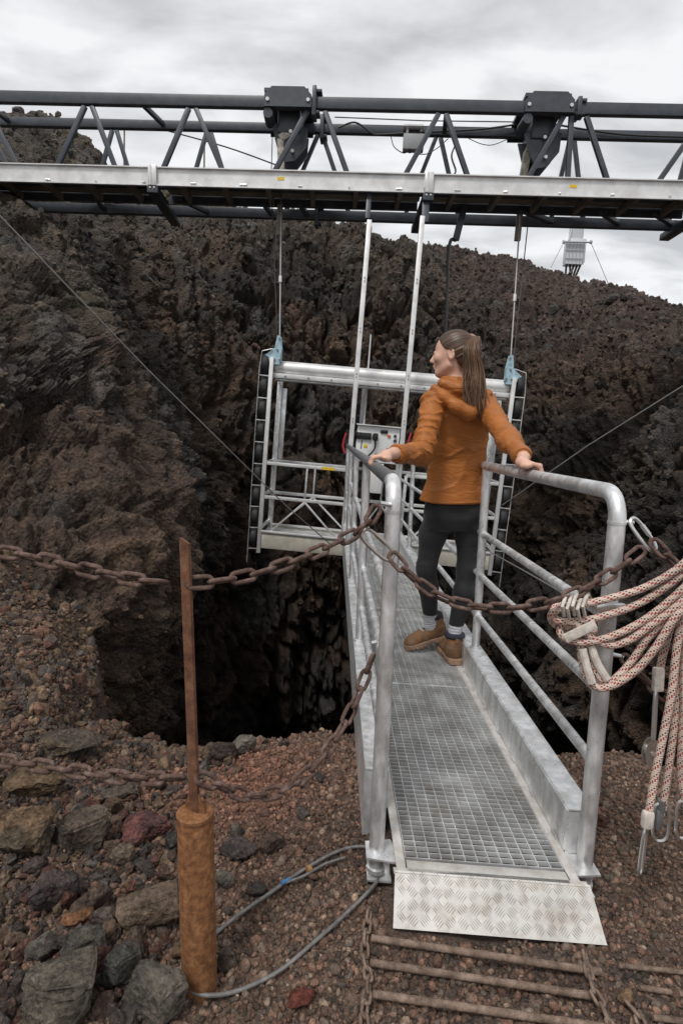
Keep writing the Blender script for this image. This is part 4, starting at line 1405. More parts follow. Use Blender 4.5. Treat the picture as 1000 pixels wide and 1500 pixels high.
chain('rusty chain sagging from the rusty post up to the left handrail post', P3([(276, 854, 1.245), (330, 850, 1.28), (400, 833, 1.34), (470, 806, 1.41), (525, 778, 1.48), (545, 758, 1.51), (556, 735, 1.53)]))
chain('rusty chain hanging across the footbridge entrance between its two front posts', P3([(573, 812, 1.50), (605, 847, 1.48), (650, 877, 1.46), (700, 889, 1.45), (760, 890, 1.45), (830, 874, 1.46), (890, 843, 1.48), (950, 797, 1.50)]))
chain('low rusty chain from the left edge to the foot of the rusty post bar', P3([(-60, 1108, 1.36), (20, 1116, 1.34), (100, 1128, 1.31), (180, 1139, 1.28), (240, 1140, 1.25), (282, 1137, 1.23)]))
chain('low rusty chain looping from the rusty post to the middle of the left handrail post', P3([(290, 1137, 1.245), (325, 1152, 1.27), (365, 1166, 1.31), (415, 1157, 1.37), (465, 1118, 1.44), (507, 1055, 1.51), (535, 990, 1.56), (550, 948, 1.57)]))
chain('rusty chain leading from the right handrail post top off to the right edge', P3([(955, 793, 1.50), (980, 818, 1.48), (1012, 843, 1.45), (1060, 855, 1.42)]))
chain('low rusty chain behind the hanging ropes at the right edge', P3([(912, 962, 1.55), (940, 992, 1.53), (970, 1018, 1.50), (1010, 1052, 1.46), (1060, 1075, 1.42)]))
def gpt(px, py, dz=0.0):
    q_ = at_z(px, py, 0.0)
    for _ in range(4):
        q_ = at_z(px, py, float(ground_z(q_.x, q_.y)[0]) + 0.009 + dz)
    return q_
chain('rusty chain lying on the gravel along the ends of the iron rods', [gpt(x, y, 0.018) for x, y in ((541, 1335), (536, 1365), (534, 1400), (540, 1440), (533, 1480), (536, 1530))], small_link, 0.032, True, 'rusty chains on the gravel')
chain('rusty chain lying across the iron rods below the ramp corner', [gpt(x, y, 0.030) for x, y in ((855, 1395), (862, 1425), (870, 1455), (885, 1480), (900, 1520))], small_link, 0.032, True, 'rusty chains on the gravel')
chain('short rusty chain end lying in the gravel by the right edge', [gpt(x, y, 0.018) for x, y in ((918, 1470), (935, 1490), (950, 1530))], small_link, 0.032, True, 'rusty chains on the gravel')

# shackles and carabiners
M['steel'] = mat('worn_steel', (0.42, 0.38, 0.34), 0.4, 0.75, 0.25, 40, dirt=(0.12, 0.07, 0.045), dirt_amt=0.8, dirt_scale=40)
M['bright_steel'] = mat('bright_steel', (0.62, 0.62, 0.61), 0.3, 0.85)
def oval(b, a, c, wd, r_, n_, off=0.0):
    a, c = Vector(a), Vector(c)
    D_ = (c - a).normalized()
    s_ = n_.cross(D_).normalized()
    h = (c - a).length / 2; m_ = (a + c) / 2
    pts = []
    for k in range(20):
        g = 2 * math.pi * k / 20
        cx = math.copysign(abs(math.cos(g)) ** 0.55, math.cos(g)); sy = math.copysign(abs(math.sin(g)) ** 0.75, math.sin(g))
        pts.append(m_ + D_ * (h * cx) + s_ * (wd / 2 * sy))
    b.tube(pts, r_, 8, closed=True)
cn = -cam_f
def carabiner(label, a, c, wd, r_, nrm, m_='steel', group='carabiners'):
    root = empty('carabiner', a, label, 'carabiner', group)
    b = MB(); oval(b, a, c, wd, r_, nrm); b.build('body', M[m_], root)
    D_ = (Vector(c) - Vector(a)); s_ = nrm.cross(D_).normalized()
    b = MB(); b.cyl(Vector(a) + D_ * 0.3 + s_ * wd / 2, Vector(a) + D_ * 0.62 + s_ * wd / 2, r_ * 1.35, 8); b.build('gate_sleeve', M[m_], root)
    return root
carabiner('worn carabiner joining the entrance chain to the left handrail post chain', at(531, 778, 1.50), at(574, 818, 1.50), 0.036, 0.0048, (cn + VX * 0.3).normalized())
carabiner('bright carabiner hooked on the top of the right handrail post', at(924, 760, 1.53), at(958, 806, 1.51), 0.034, 0.0048, (cn + VX * 0.5).normalized(), 'bright_steel')
# eye bolts on the posts
for a, c, nm in ((at(572, 740, 1.555), at(556, 737, 1.54), ''), (at(552, 940, 1.57), at(544, 942, 1.57), ''), (at(912, 764, 1.55), at(928, 766, 1.54), ''), (at(893, 958, 1.555), at(912, 962, 1.55), '')):
    b = MB(); b.cyl(a, c, 0.006, 8)
    b.build('eye_bolt', M['bright_steel'], gang)

# ---- steel cables on the gravel
def ground_cable(label, pix, r_, m_, dz=0.004):
    b = MB()
    b.tube(smooth_path([gpt(x, y, dz + r_) for x, y in pix], 8), r_, 10)
    o = b.build('steel_cable', M[m_])
    return tag(o, label, 'cable', 'grey cables on the gravel')
M['cable'] = mat('grey_cable', (0.17, 0.165, 0.16), 0.55, 0.3, 0.25, 60, 0.4, 300)
ground_cable('grey steel cable running from the footbridge foot behind the rusty post', [(560, 1246), (525, 1240), (490, 1249), (440, 1277), (400, 1305), (350, 1340), (300, 1380)], 0.0052, 'cable')
ground_cable('grey steel cable looping in front of the foot of the rusty post', [(566, 1272), (545, 1300), (505, 1340), (460, 1380), (415, 1418), (370, 1443), (330, 1456), (295, 1457), (275, 1446), (267, 1425), (268, 1405)], 0.0052, 'cable')
cab2 = ground_cable('short grey cable with a blue taped end lying beside the longer cable', [(505, 1256), (475, 1266), (445, 1283), (418, 1293)], 0.0042, 'cable', 0.010)
M['bluetape'] = mat('blue_tape', (0.05, 0.16, 0.34), 0.5)
b = MB(); b.tube(smooth_path([gpt(x, y, 0.016) for x, y in ((424, 1288), (418, 1291), (412, 1294))], 4), 0.0062, 10); b.build('tape', M['bluetape'], cab2)
M['ziptie'] = mat('tan_tie', (0.30, 0.17, 0.06), 0.6)
b = MB(); b.tube([gpt(455, 1272, 0.012), gpt(450, 1275, 0.012)], 0.0115, 10); b.build('cable_tie', M['ziptie'], cab2)

# ---- iron rods in front of the ramp
def rod(label, p0, p1, r_=0.0085):
    a, c = gpt(*p0, r_ * 1.9), gpt(*p1, r_ * 1.9)
    b = MB()
    n_ = int((c - a).length / 0.0042)
    A_, B_, D_ = frame_from(c - a)
    seg = 10
    vs, fs = [], []
    for i in range(n_ + 1):
        for k in range(seg):
            g = 2 * math.pi * k / seg
            rr_ = r_ * (1.0 + 0.11 * max(0, math.sin(g * 1 + i * 1.35)))
            vs.append(a + D_ * ((c - a).length * i / n_) + A_ * (math.cos(g) * rr_) + B_ * (math.sin(g) * rr_))
    for i in range(n_):
        for k in range(seg):
            fs.append((i * seg + k, i * seg + (k + 1) % seg, (i + 1) * seg + (k + 1) % seg, (i + 1) * seg + k))
    fs.append(tuple(range(seg))); fs.append(tuple(n_ * seg + k for k in range(seg - 1, -1, -1)))
    b.add(vs, fs)
    return tag(b.build('iron_rod', M['rust_ground'], angle=60), label, 'rod', 'ribbed iron rods in the gravel')
rod('rusty ribbed iron rod nearest to the tread plate ramp', (544, 1374), (880, 1424))
rod('rusty ribbed iron rod, middle of the three in front of the ramp', (542, 1410), (868, 1459))
rod('rusty ribbed iron rod, lowest of the three in front of the ramp', (546, 1456), (905, 1508))
rod('rusty iron rod at the right edge, topmost of three', (905, 1414), (1030, 1427), 0.006)
rod('rusty iron rod at the right edge, middle of three', (935, 1446), (1030, 1461), 0.0065)
rod('rusty iron rod at the right edge, lowest of three', (955, 1490), (1030, 1500), 0.0065)

# ---- climbing ropes tied on the right front post
def rope_mat():
    m = bpy.data.materials.new('flecked_rope'); m.use_nodes = True
    t = m.node_tree; bs = t.nodes['Principled BSDF']
    bs.inputs['Roughness'].default_value = 0.9; bs.inputs['Specular IOR Level'].default_value = 0.15
    uvn = t.nodes.new('ShaderNodeUVMap'); uvn.uv_map = 'UVMap'
    sp = t.nodes.new('ShaderNodeSeparateXYZ'); t.links.new(uvn.outputs[0], sp.inputs[0])
    def mth(op, a, b_=None, c_=None):
        n = t.nodes.new('ShaderNodeMath'); n.operation = op
        for i, v in enumerate((a, b_, c_)):
            if v is None: continue
            if isinstance(v, (int, float)): n.inputs[i].default_value = v
            else: t.links.new(v, n.inputs[i])
        return n.outputs[0]
    u_ = mth('MULTIPLY', sp.outputs[0], 26.0)      # turns of the braid along the rope
    def strand(sign, shift, width):
        ph = mth('FRACT', mth('ADD', mth('MULTIPLY', sp.outputs[1], 2.0 * sign), mth('ADD', u_, shift)))
        band = mth('LESS_THAN', mth('ABSOLUTE', mth('SUBTRACT', ph, 0.5)), width)
        ph2 = mth('FRACT', mth('ADD', mth('MULTIPLY', sp.outputs[1], 8.0), mth('MULTIPLY', u_, -2.0 * sign)))
        cut = mth('LESS_THAN', ph2, 0.55)
        return mth('MULTIPLY', band, cut)
    red, dark = strand(1, 0.0, 0.12), strand(1, 0.36, 0.075)
    m1 = t.nodes.new('ShaderNodeMix'); m1.data_type = 'RGBA'
    t.links.new(red, m1.inputs[0]); m1.inputs[6].default_value = (0.62, 0.49, 0.415, 1); m1.inputs[7].default_value = (0.33, 0.045, 0.05, 1)
    m2 = t.nodes.new('ShaderNodeMix'); m2.data_type = 'RGBA'
    t.links.new(dark, m2.inputs[0]); t.links.new(m1.outputs[2], m2.inputs[6]); m2.inputs[7].default_value = (0.06, 0.03, 0.032, 1)
    nz = t.nodes.new('ShaderNodeTexNoise'); nz.inputs['Scale'].default_value = 9; nz.inputs['Detail'].default_value = 6
    g = t.nodes.new('ShaderNodeNewGeometry'); t.links.new(g.outputs['Position'], nz.inputs[0])
    hs = t.nodes.new('ShaderNodeHueSaturation'); t.links.new(m2.outputs[2], hs.inputs['Color'])
    t.links.new(mth('ADD', mth('MULTIPLY', nz.outputs[0], 0.7), 0.62), hs.inputs['Value'])
    t.links.new(hs.outputs[0], bs.inputs['Base Color'])
    wv = mth('MULTIPLY', mth('SINE', mth('MULTIPLY', mth('ADD', mth('MULTIPLY', sp.outputs[1], 6.0), mth('MULTIPLY', u_, 3.0)), 6.2832)),
             mth('SINE', mth('MULTIPLY', mth('SUBTRACT', mth('MULTIPLY', sp.outputs[1], 6.0), mth('MULTIPLY', u_, 3.0)), 6.2832)))
    bn = t.nodes.new('ShaderNodeBump'); bn.inputs['Strength'].default_value = 0.7; bn.inputs['Distance'].default_value = 0.0012
    t.links.new(wv, bn.inputs['Height']); t.links.new(bn.outputs[0], bs.inputs['Normal'])
    return m
M['rope'] = rope_mat()
M['webbing'] = mat('pale_webbing', (0.56, 0.51, 0.46), 0.9, 0, 0.2, 60, 0.4, 400)
RY = 1.475
rope_defs = [
    ('upper strand', [(1062, 770, 1.36), (1015, 812, 1.39), (985, 838, 1.41), (940, 862, 1.44), (890, 877, 1.455), (850, 886, 1.46), (818, 893, 1.47), (806, 903, 1.49), (816, 916, 1.52), (850, 915, 1.60), (890, 905, 1.62)]),
    ('second strand', [(1062, 778, 1.37), (1015, 826, 1.40), (980, 856, 1.42), (935, 884, 1.45), (885, 902, 1.46), (845, 910, 1.47), (815, 908, 1.48), (812, 890, 1.52), (840, 880, 1.60), (880, 885, 1.62)]),
    ('third strand', [(1062, 786, 1.35), (1018, 842, 1.38), (985, 876, 1.40), (940, 910, 1.43), (895, 932, 1.45), (855, 941, 1.46), (825, 934, 1.475), (822, 920, 1.50), (850, 925, 1.60), (885, 925, 1.62)]),
    ('fourth strand', [(1062, 794, 1.34), (1020, 858, 1.37), (985, 893, 1.39), (950, 918, 1.42), (920, 938, 1.44), (890, 945, 1.455), (860, 930, 1.46), (840, 912, 1.47), (828, 925, 1.50)]),
    ('outer loop', [(1062, 802, 1.33), (1022, 872, 1.36), (988, 905, 1.38), (962, 945, 1.40), (935, 978, 1.42), (905, 1000, 1.44), (880, 1008, 1.45), (862, 998, 1.46), (853, 975, 1.47), (849, 945, 1.475), (846, 915, 1.48)]),
    ('inner loop', [(1062, 798, 1.355), (1020, 865, 1.385), (975, 906, 1.41), (948, 935, 1.43), (925, 968, 1.445), (905, 990, 1.45), (890, 999, 1.455), (874, 988, 1.465), (866, 965, 1.475), (860, 940, 1.48), (856, 905, 1.48)]),
]
ropes = empty('rope_coil', (0.80, 1.47, 0.75), 'coiled cream climbing rope with red and dark flecks wound on the right front post', 'rope')
for nm, pts in rope_defs:
    b = MB(); b.tube(smooth_path(P3(pts), 9), 0.0098, 12, uv=True)
    b.build('strand', M['rope'], ropes)
# pale lashing and tape rings at the gathered end
for i, (x, y) in enumerate(((826, 876), (833, 879), (841, 875), (848, 880), (856, 876))):
    b = MB()
    b.tube([Vector(at(x, y + 26, 1.455)), Vector(at(x - 3, y + 12, 1.435)), Vector(at(x + 1, y, 1.445)), Vector(at(x + 5, y - 6, 1.48)), Vector(at(x + 9, y + 4, 1.53))], 0.0048, 8)
    b.build('lashing', M['webbing'], ropes)
b = MB(); b.bar(at(870, 890, 1.50), at(914, 889, 1.515), 0.02, 0.022, bevel=0.006); b.build('metal_plate', M['bright_steel'], ropes)
b = MB(); b.bar(at(826, 936, 1.452), at(872, 914, 1.448), 0.008, 0.026, bevel=0.003); b.build('strap', M['webbing'], ropes)
b = MB(); b.tube(smooth_path(P3([(852, 950, 1.462), (858, 975, 1.455), (866, 1000, 1.45)]), 6), 0.0112, 10); b.tube(smooth_path(P3([(864, 945, 1.468), (874, 972, 1.46), (888, 995, 1.452)]), 6), 0.0112, 10)
b.build('rope_sleeve', M['webbing'], ropes)
hang = [
    ('flecked rope hanging lowest at the right, ending in a small hook', [(1030, 838, 1.40), (1005, 880, 1.40), (992, 940, 1.40), (982, 1020, 1.40), (966, 1100, 1.40), (956, 1150, 1.40), (949, 1195, 1.40)]),
    ('flecked rope hanging behind the snap hook at the right edge', [(1032, 850, 1.42), (1012, 900, 1.43), (1000, 980, 1.44), (988, 1060, 1.44), (978, 1130, 1.44), (970, 1185, 1.44)]),
    ('flecked rope hanging along the very right edge of the picture', [(1040, 830, 1.38), (1015, 880, 1.39), (1003, 960, 1.41), (1001, 1040, 1.42), (996, 1130, 1.43), (1003, 1180, 1.43)]),
    ('flecked rope with the metal rope grip, hanging nearest the post', [(1026, 830, 1.43), (998, 870, 1.45), (982, 915, 1.46), (970, 960, 1.47), (965, 985, 1.47)]),
]
for lab, pts in hang:
    root = empty('hanging_rope', P3(pts)[-1], lab, 'rope', 'ropes hanging at the right edge')
    b = MB(); b.tube(smooth_path(P3(pts), 8), 0.0098, 12, uv=True); b.build('strand', M['rope'], root)
    e = P3(pts)[-1]
    if 'lowest' in lab:
        b = MB(); b.box(e + Vector((-0.004, -0.004, -0.008)), (0.030, 0.022, 0.05), bevel=0.008); b.build('thimble_wrap', M['webbing'], root)
        b = MB(); oval(b, at(945, 1212, 1.40), at(936, 1280, 1.40), 0.026, 0.0042, (cn + VX * 0.9).normalized()); b.build('hook', M['bright_steel'], root)
    elif 'snap hook' in lab:
        b = MB(); b.cyl(at(969, 1172, 1.44), at(968, 1186, 1.44), 0.011, 12); b.bar(at(966, 1186, 1.44), at(963, 1214, 1.44), 0.020, 0.012, VY, bevel=0.004); sh = b.build('snap_hook', M['zinc_dark'], root)
        b = MB(); oval(b, at(968, 1176, 1.44), at(966, 1232, 1.44), 0.044, 0.0042, cn); b.build('hook_frame', M['bright_steel'], sh)
    elif 'very right' in lab:
        b = MB(); oval(b, at(1000, 1172, 1.43), at(998, 1228, 1.43), 0.036, 0.0045, cn); b.build('hook', M['bright_steel'], root)
    else:
        b = MB(); b.bar(at(964, 978, 1.455), at(962, 1012, 1.455), 0.026, 0.02, VY, bevel=0.004); b.build('rope_grip', M['webbing'], root)
        b = MB(); oval(b, at(960, 1012, 1.455), at(956, 1085, 1.455), 0.016, 0.0045, (cn + VX).normalized()); b.build('hook', M['bright_steel'], root)
        pc_ = at(952.5, 1102, 1.45); pd_ = (at(955, 1080, 1.45) - at(950, 1125, 1.45)).normalized(); ps_ = cn.cross(pd_).normalized()
        for q_ in (-0.010, 0.010):
            b = MB(); b.plate([pc_ + pd_ * (0.040 * math.cos(g)) + ps_ * (0.019 * math.sin(g)) + cn * q_ for g in np.linspace(0, 2 * math.pi, 19)[:-1]], cn, 0.003); b.build('pulley_plate', M['steel'], root)
        b = MB(); b.cyl(pc_ - cn * 0.008, pc_ + cn * 0.008, 0.015, 16); b.cyl(pc_ - cn * 0.014, pc_ + cn * 0.015, 0.006, 10); b.build('pulley_wheel', M['bright_steel'], root)
# the post beyond the right edge that carries ropes and chains
rp_ = at_z(1085, 1440, 0)
rusty_post(Vector((rp_.x, 1.36, -0.03)), Vector((rp_.x, 1.36, 0.45)), Vector((rp_.x - 0.005, 1.36, 1.17)), 'rusty pipe post just outside the right edge carrying ropes and chains')

# ---- boulders one can tell apart
def boulder(px, py, wpx, hpx, tone, label, seed, cuts=9, rough=0.12, keep=(0.5, 0.9), rot=0.0, deep=0.75, tilt=0.0, tone2=None, slab=False):
    """a stone whose middle shows at px, py and whose outline is wpx by hpx of the photograph"""
    g = gpt(px, py + hpx * 0.42)
    dist = (g - cam_pos).dot(cam_f)
    w_ = wpx / FPX * dist / 2 * 0.95; h_ = hpx / FPX * dist / 2 * 0.74
    pv, pf = rock_verts(4, seed, cuts + 5, rough * 0.6, keep=(keep[0] * 0.85, keep[1] * 0.85))
    if slab:        # a broken block: squared off, then its corners knocked away
        pv, pf = ico(4)
        pv = np.sign(pv) * np.abs(pv) ** 0.22
        rq = np.random.RandomState(seed)
        for _ in range(7):
            nn = rq.normal(size=3); nn /= np.linalg.norm(nn)
            pv = pv - nn * (np.clip(pv @ nn - rq.uniform(0.75, 1.15), 0, None) * 0.95)[:, None]
        sk = np.eye(3) + rq.uniform(-0.22, 0.22, (3, 3))
        pv = pv @ sk
        pv = pv + 0.05 * np.stack([fbm(pv * 9 + seed, 3, seed + 11), fbm(pv * 9 + 3, 3, seed + 12), fbm(pv * 9 + 7, 3, seed + 13)], 1)
    ext = pv.max(0) - pv.min(0)
    pv = pv / (ext / 2) - (pv.max(0) + pv.min(0)) / ext
    pv = pv + 0.065 * np.stack([fbm(pv * 5 + seed, 3, seed + 1), fbm(pv * 5 + 9, 3, seed + 2), fbm(pv * 5 + 5, 3, seed + 3)], 1)
    c_, s_ = math.cos(tilt), math.sin(tilt)
    pv = pv * np.array([w_, w_ * deep, h_ * 1.05])
    pv = pv @ np.array([[c_, 0, s_], [0, 1, 0], [-s_, 0, c_]])
    c_, s_ = math.cos(rot), math.sin(rot)
    pv = pv @ np.array([[c_, s_, 0], [-s_, c_, 0], [0, 0, 1]])
    cc_ = np.tile(np.array(tone, np.float64), (len(pv), 1))
    if tone2 is not None:
        m_ = sstep(-0.1, 0.4, fbm(pv * 14 + seed, 4, seed + 7))
        cc_ = mixc(cc_, np.array(tone2), m_)
    o = link_mesh('boulder', np_mesh('boulder', pv, pf, cc_, smooth=True), M['boulder'])
    o.data.set_sharp_from_angle(angle=R(17))
    o.location = (g.x, g.y + w_ * deep * 0.6, g.z + h_ * 0.62)
    return tag(o, label, 'boulder', 'loose rocks at the crater edge')
GREEN, DGREY, TAN, OCH = (0.122, 0.104, 0.082), (0.078, 0.073, 0.064), (0.17, 0.125, 0.09), (0.16, 0.105, 0.066)
boulder(72, 1462, 120, 105, GREEN, 'large grey green slab of rock in the bottom left corner', 601, 7, 0.05, (0.55, 0.8), 0.3, 0.8, slab=True)
boulder(118, 1388, 75, 66, DGREY, 'dark grey boulder just behind the large corner slab', 602, 8, 0.08, (0.55, 0.85), 0.5, tone2=GREEN, slab=True)
boulder(222, 1450, 95, 100, (0.115, 0.10, 0.08), 'mottled grey slab leaning in front of the rusty pipe', 603, 7, 0.06, (0.5, 0.8), -0.5, 0.6, -0.35, tone2=DGREY, slab=True)
boulder(172, 1414, 54, 72, (0.075, 0.074, 0.066), 'dark angular rock between the corner slab and the leaning slab', 604, 9, 0.08, (0.45, 0.8), 0.9, slab=True)
boulder(217, 1326, 106, 68, TAN, 'flat tan rock beside the rusty pipe', 605, 7, 0.08, (0.5, 0.85), 0.1, 0.6, 0.15, tone2=(0.12, 0.085, 0.062), slab=True)
boulder(25, 1212, 95, 110, OCH, 'large craggy ochre boulder at the left edge', 606, 10, 0.20, (0.5, 0.9), 0.2, tone2=(0.11, 0.085, 0.06))
boulder(113, 1212, 74, 84, (0.14, 0.11, 0.085), 'upright pitted grey brown rock right of the ochre boulder', 607, 10, 0.16, (0.5, 0.85), 0.7, slab=True, tone2=(0.10, 0.075, 0.06))
boulder(72, 1302, 72, 76, (0.078, 0.058, 0.055), 'round dark purple lava rock below the ochre boulder', 608, 10, 0.18, (0.6, 0.9), 0.4, tone2=(0.055, 0.048, 0.045))
boulder(205, 1220, 82, 48, (0.15, 0.062, 0.055), 'porous dark pink rock left of the rusty pipe top', 609, 8, 0.2, (0.5, 0.85), -0.1, tone2=(0.09, 0.05, 0.048))
boulder(176, 1250, 38, 52, (0.14, 0.108, 0.082), 'small tan wedge shaped rock under the pink rock', 610, 8, 0.08, (0.45, 0.8), 0.3)
boulder(109, 1342, 46, 40, (0.21, 0.105, 0.055), 'small orange rock behind the dark grey boulder', 611, 8, 0.1, (0.5, 0.8), 0.6)
boulder(353, 1087, 46, 40, (0.165, 0.145, 0.12), 'pale oval stone lying on the brink of the shaft', 612, 6, 0.06, (0.7, 0.95), 0.6, 0.6, 0.35)
boulder(325, 1098, 44, 46, (0.07, 0.052, 0.044), 'dark brown rock on the brink of the shaft behind the chain', 613, 9, 0.14, (0.55, 0.85), 0.2)
boulder(346, 1242, 58, 36, (0.088, 0.07, 0.066), 'rounded grey purple stone just right of the rusty pipe', 614, 6, 0.08, (0.65, 0.95), 0.0)
boulder(396, 1232, 40, 34, (0.095, 0.065, 0.052), 'brown rounded stone on the gravel between pipe and footbridge', 615, 7, 0.08, (0.6, 0.9), 0.5)
boulder(327, 1286, 30, 36, (0.125, 0.11, 0.09), 'grey tan stone touching the right side of the rusty pipe', 616, 7, 0.08, (0.6, 0.9), 0.2)
boulder(332, 1400, 32, 42, (0.125, 0.098, 0.078), 'squarish stone at the foot of the rusty pipe', 617, 7, 0.06, (0.55, 0.8), 0.2, slab=True)
boulder(440, 1466, 42, 22, (0.16, 0.05, 0.035), 'flat brick red stone in the gravel at the bottom', 618, 7, 0.08, (0.55, 0.85), 0.1)
boulder(172, 1157, 58, 34, (0.125, 0.098, 0.078), 'flat grey brown stone just under the low left chain', 619, 7, 0.08, (0.55, 0.85), 0.1)
boulder(90, 1088, 120, 48, (0.085, 0.068, 0.054), 'long dark ledge of rock above the low left chain', 620, 9, 0.16, (0.5, 0.85), 0.1, 0.5, tone2=(0.12, 0.09, 0.06))
boulder(38, 1142, 90, 62, (0.15, 0.10, 0.06), 'ochre crumbling rock above the large ochre boulder', 621, 9, 0.2, (0.5, 0.9), 0.1, tone2=(0.11, 0.08, 0.05))
boulder(917, 1461, 26, 22, (0.20, 0.125, 0.075), 'small tan stone between the iron rods at the right', 622, 7, 0.08, (0.6, 0.9), 0.1)
boulder(255, 1228, 34, 44, (0.062, 0.055, 0.05), 'dark stone hard against the left of the pipe top', 623, 8, 0.1, (0.55, 0.85), 0.1)
boulder(150, 1345, 40, 46, (0.115, 0.09, 0.075), 'small brown rock between the orange rock and the flat tan rock', 624, 8, 0.1, (0.5, 0.85), 0.3)
boulder(60, 1392, 46, 40, (0.07, 0.06, 0.052), 'dark rock half buried left of the dark grey boulder', 625, 8, 0.12, (0.5, 0.85), 0.4)
boulder(262, 1395, 24, 30, (0.13, 0.085, 0.05), 'small ochre stone squeezed between slab and rusty pipe', 626, 7, 0.1, (0.55, 0.85), 0.2)
# ================================================================ the woman on the gangway
def V3(v): return np.array(v, np.float32)
def rcone(p, a, b, ra, rb):
    a, b = V3(a), V3(b)
    ba = b - a
    l2 = float(ba @ ba)
    t = np.clip(((p - a) @ ba) / l2, 0, 1)
    return np.linalg.norm(p - a - t[:, None] * ba, axis=1) - (ra + (rb - ra) * t)
def ellip(p, c, ax, r):
    """ellipsoid with axes ax (3 unit rows) and radii r"""
    q = (p - V3(c)) @ np.array(ax, np.float32).T
    r = V3(r)
    k0 = np.linalg.norm(q / r, axis=1); k1 = np.linalg.norm(q / (r * r), axis=1)
    return k0 * (k0 - 1.0) / np.maximum(k1, 1e-6)
def smin(a, b, k):
    h = np.clip(0.5 + 0.5 * (b - a) / k, 0, 1)
    return b + (a - b) * h - k * h * (1 - h)
def smax(a, b, k): return -smin(-a, -b, k)
def chain_sdf(p, pts, rad, k=0.02):
    d = None
    for i in range(len(pts) - 1):
        e = rcone(p, pts[i], pts[i + 1], rad[i], rad[i + 1])
        d = e if d is None else smin(d, e, k)
    return d
def loft(p, rows, fx, fy):
    """upright body of elliptical sections; rows = (z, cx, cy, half width, half depth), fx/fy horizontal axes"""
    rows = np.array(rows, np.float32)
    z = p[:, 2]
    g = lambda k: np.interp(z, rows[:, 0], rows[:, k]).astype(np.float32)
    dx, dy = p[:, 0] - g(1), p[:, 1] - g(2)
    a, b = g(3), g(4)
    u = dx * fx[0] + dy * fx[1]; v = dx * fy[0] + dy * fy[1]
    k0 = np.sqrt((u / a) ** 2 + (v / b) ** 2) + 1e-6
    k1 = np.sqrt((u / (a * a)) ** 2 + (v / (b * b)) ** 2) + 1e-6
    d = k0 * (k0 - 1) / k1
    zz = np.maximum(rows[0, 0] - z, z - rows[-1, 0])
    return np.maximum(d, zz)

def surface(sdf, lo, hi, h, margin=0.03, B=10):
    """naive surface nets on a sparse grid"""
    lo, hi = np.array(lo, np.float64), np.array(hi, np.float64)
    n = (np.ceil((hi - lo) / h / B).astype(int)) * B
    nb = n // B
    bi = np.stack(np.meshgrid(*[np.arange(k) for k in nb], indexing='ij'), -1).reshape(-1, 3)
    bc = lo + (bi * B + (B - 1) / 2) * h
    dv = sdf(bc.astype(np.float32))
    val = np.repeat(np.repeat(np.repeat(dv.reshape(nb), B, 0), B, 1), B, 2).astype(np.float32)
    act = np.where(np.abs(dv) < B * h * 0.87 + margin)[0]
    off = np.stack(np.meshgrid(*[np.arange(B)] * 3, indexing='ij'), -1).reshape(-1, 3)
    for s in range(0, len(act), 400):
        a = act[s:s + 400]
        idx = (bi[a] * B)[:, None, :] + off[None]
        pts = (lo + idx * h).reshape(-1, 3).astype(np.float32)
        idx = idx.reshape(-1, 3)
        val[idx[:, 0], idx[:, 1], idx[:, 2]] = sdf(pts)
    ins = val < 0
    c = ins[:-1, :-1, :-1].astype(np.int8)
    tot = np.zeros(np.array(ins.shape) - 1, np.int8)
    for i in (0, 1):
        for j in (0, 1):
            for k in (0, 1):
                tot += ins[i:ins.shape[0] - 1 + i, j:ins.shape[1] - 1 + j, k:ins.shape[2] - 1 + k]
    cells = np.argwhere((tot > 0) & (tot < 8))
    vid = -np.ones(tot.shape, np.int64)
    vid[cells[:, 0], cells[:, 1], cells[:, 2]] = np.arange(len(cells))
    acc = np.zeros((len(cells), 3)); cnt = np.zeros(len(cells))
    cor = [(i, j, k) for i in (0, 1) for j in (0, 1) for k in (0, 1)]
    cv = {q: val[cells[:, 0] + q[0], cells[:, 1] + q[1], cells[:, 2] + q[2]] for q in cor}
    for q in cor:
        for ax in range(3):
            if q[ax] == 1: continue
            r = list(q); r[ax] = 1; r = tuple(r)
            a, b = cv[q], cv[r]
            m = (a < 0) != (b < 0)
            t = np.where(m, a / np.where(m, a - b, 1), 0)
            pt = np.tile(np.array(q, np.float64), (len(cells), 1)); pt[:, ax] = t
            acc += np.where(m[:, None], pt, 0); cnt += m
    verts = lo + (cells + acc / cnt[:, None]) * h
    faces = []
    for ax in range(3):
        o1, o2 = [(1, 2), (2, 0), (0, 1)][ax]
        sl0 = [slice(1, -1)] * 3; sl0[ax] = slice(0, -1)
        a = ins[tuple(slice(1, -1) if k != ax else slice(0, -1) for k in range(3))]
        b = ins[tuple(slice(1, -1) if k != ax else slice(1, None) for k in range(3))]
        e = np.argwhere(a != b)
        if len(e) == 0: continue
        sgn = a[e[:, 0], e[:, 1], e[:, 2]]
        base = e.copy()
        for k in range(3):
            if k != ax: base[:, k] += 1
        def cid(d1, d2):
            q = base.copy(); q[:, o1] -= d1; q[:, o2] -= d2
            return vid[q[:, 0], q[:, 1], q[:, 2]]
        f = np.stack([cid(1, 1), cid(0, 1), cid(0, 0), cid(1, 0)], 1)
        f = np.where(sgn[:, None], f, f[:, ::-1])
        faces.append(f)
    F_ = np.concatenate(faces)
    F_ = F_[(F_ >= 0).all(1)]
    return verts, F_

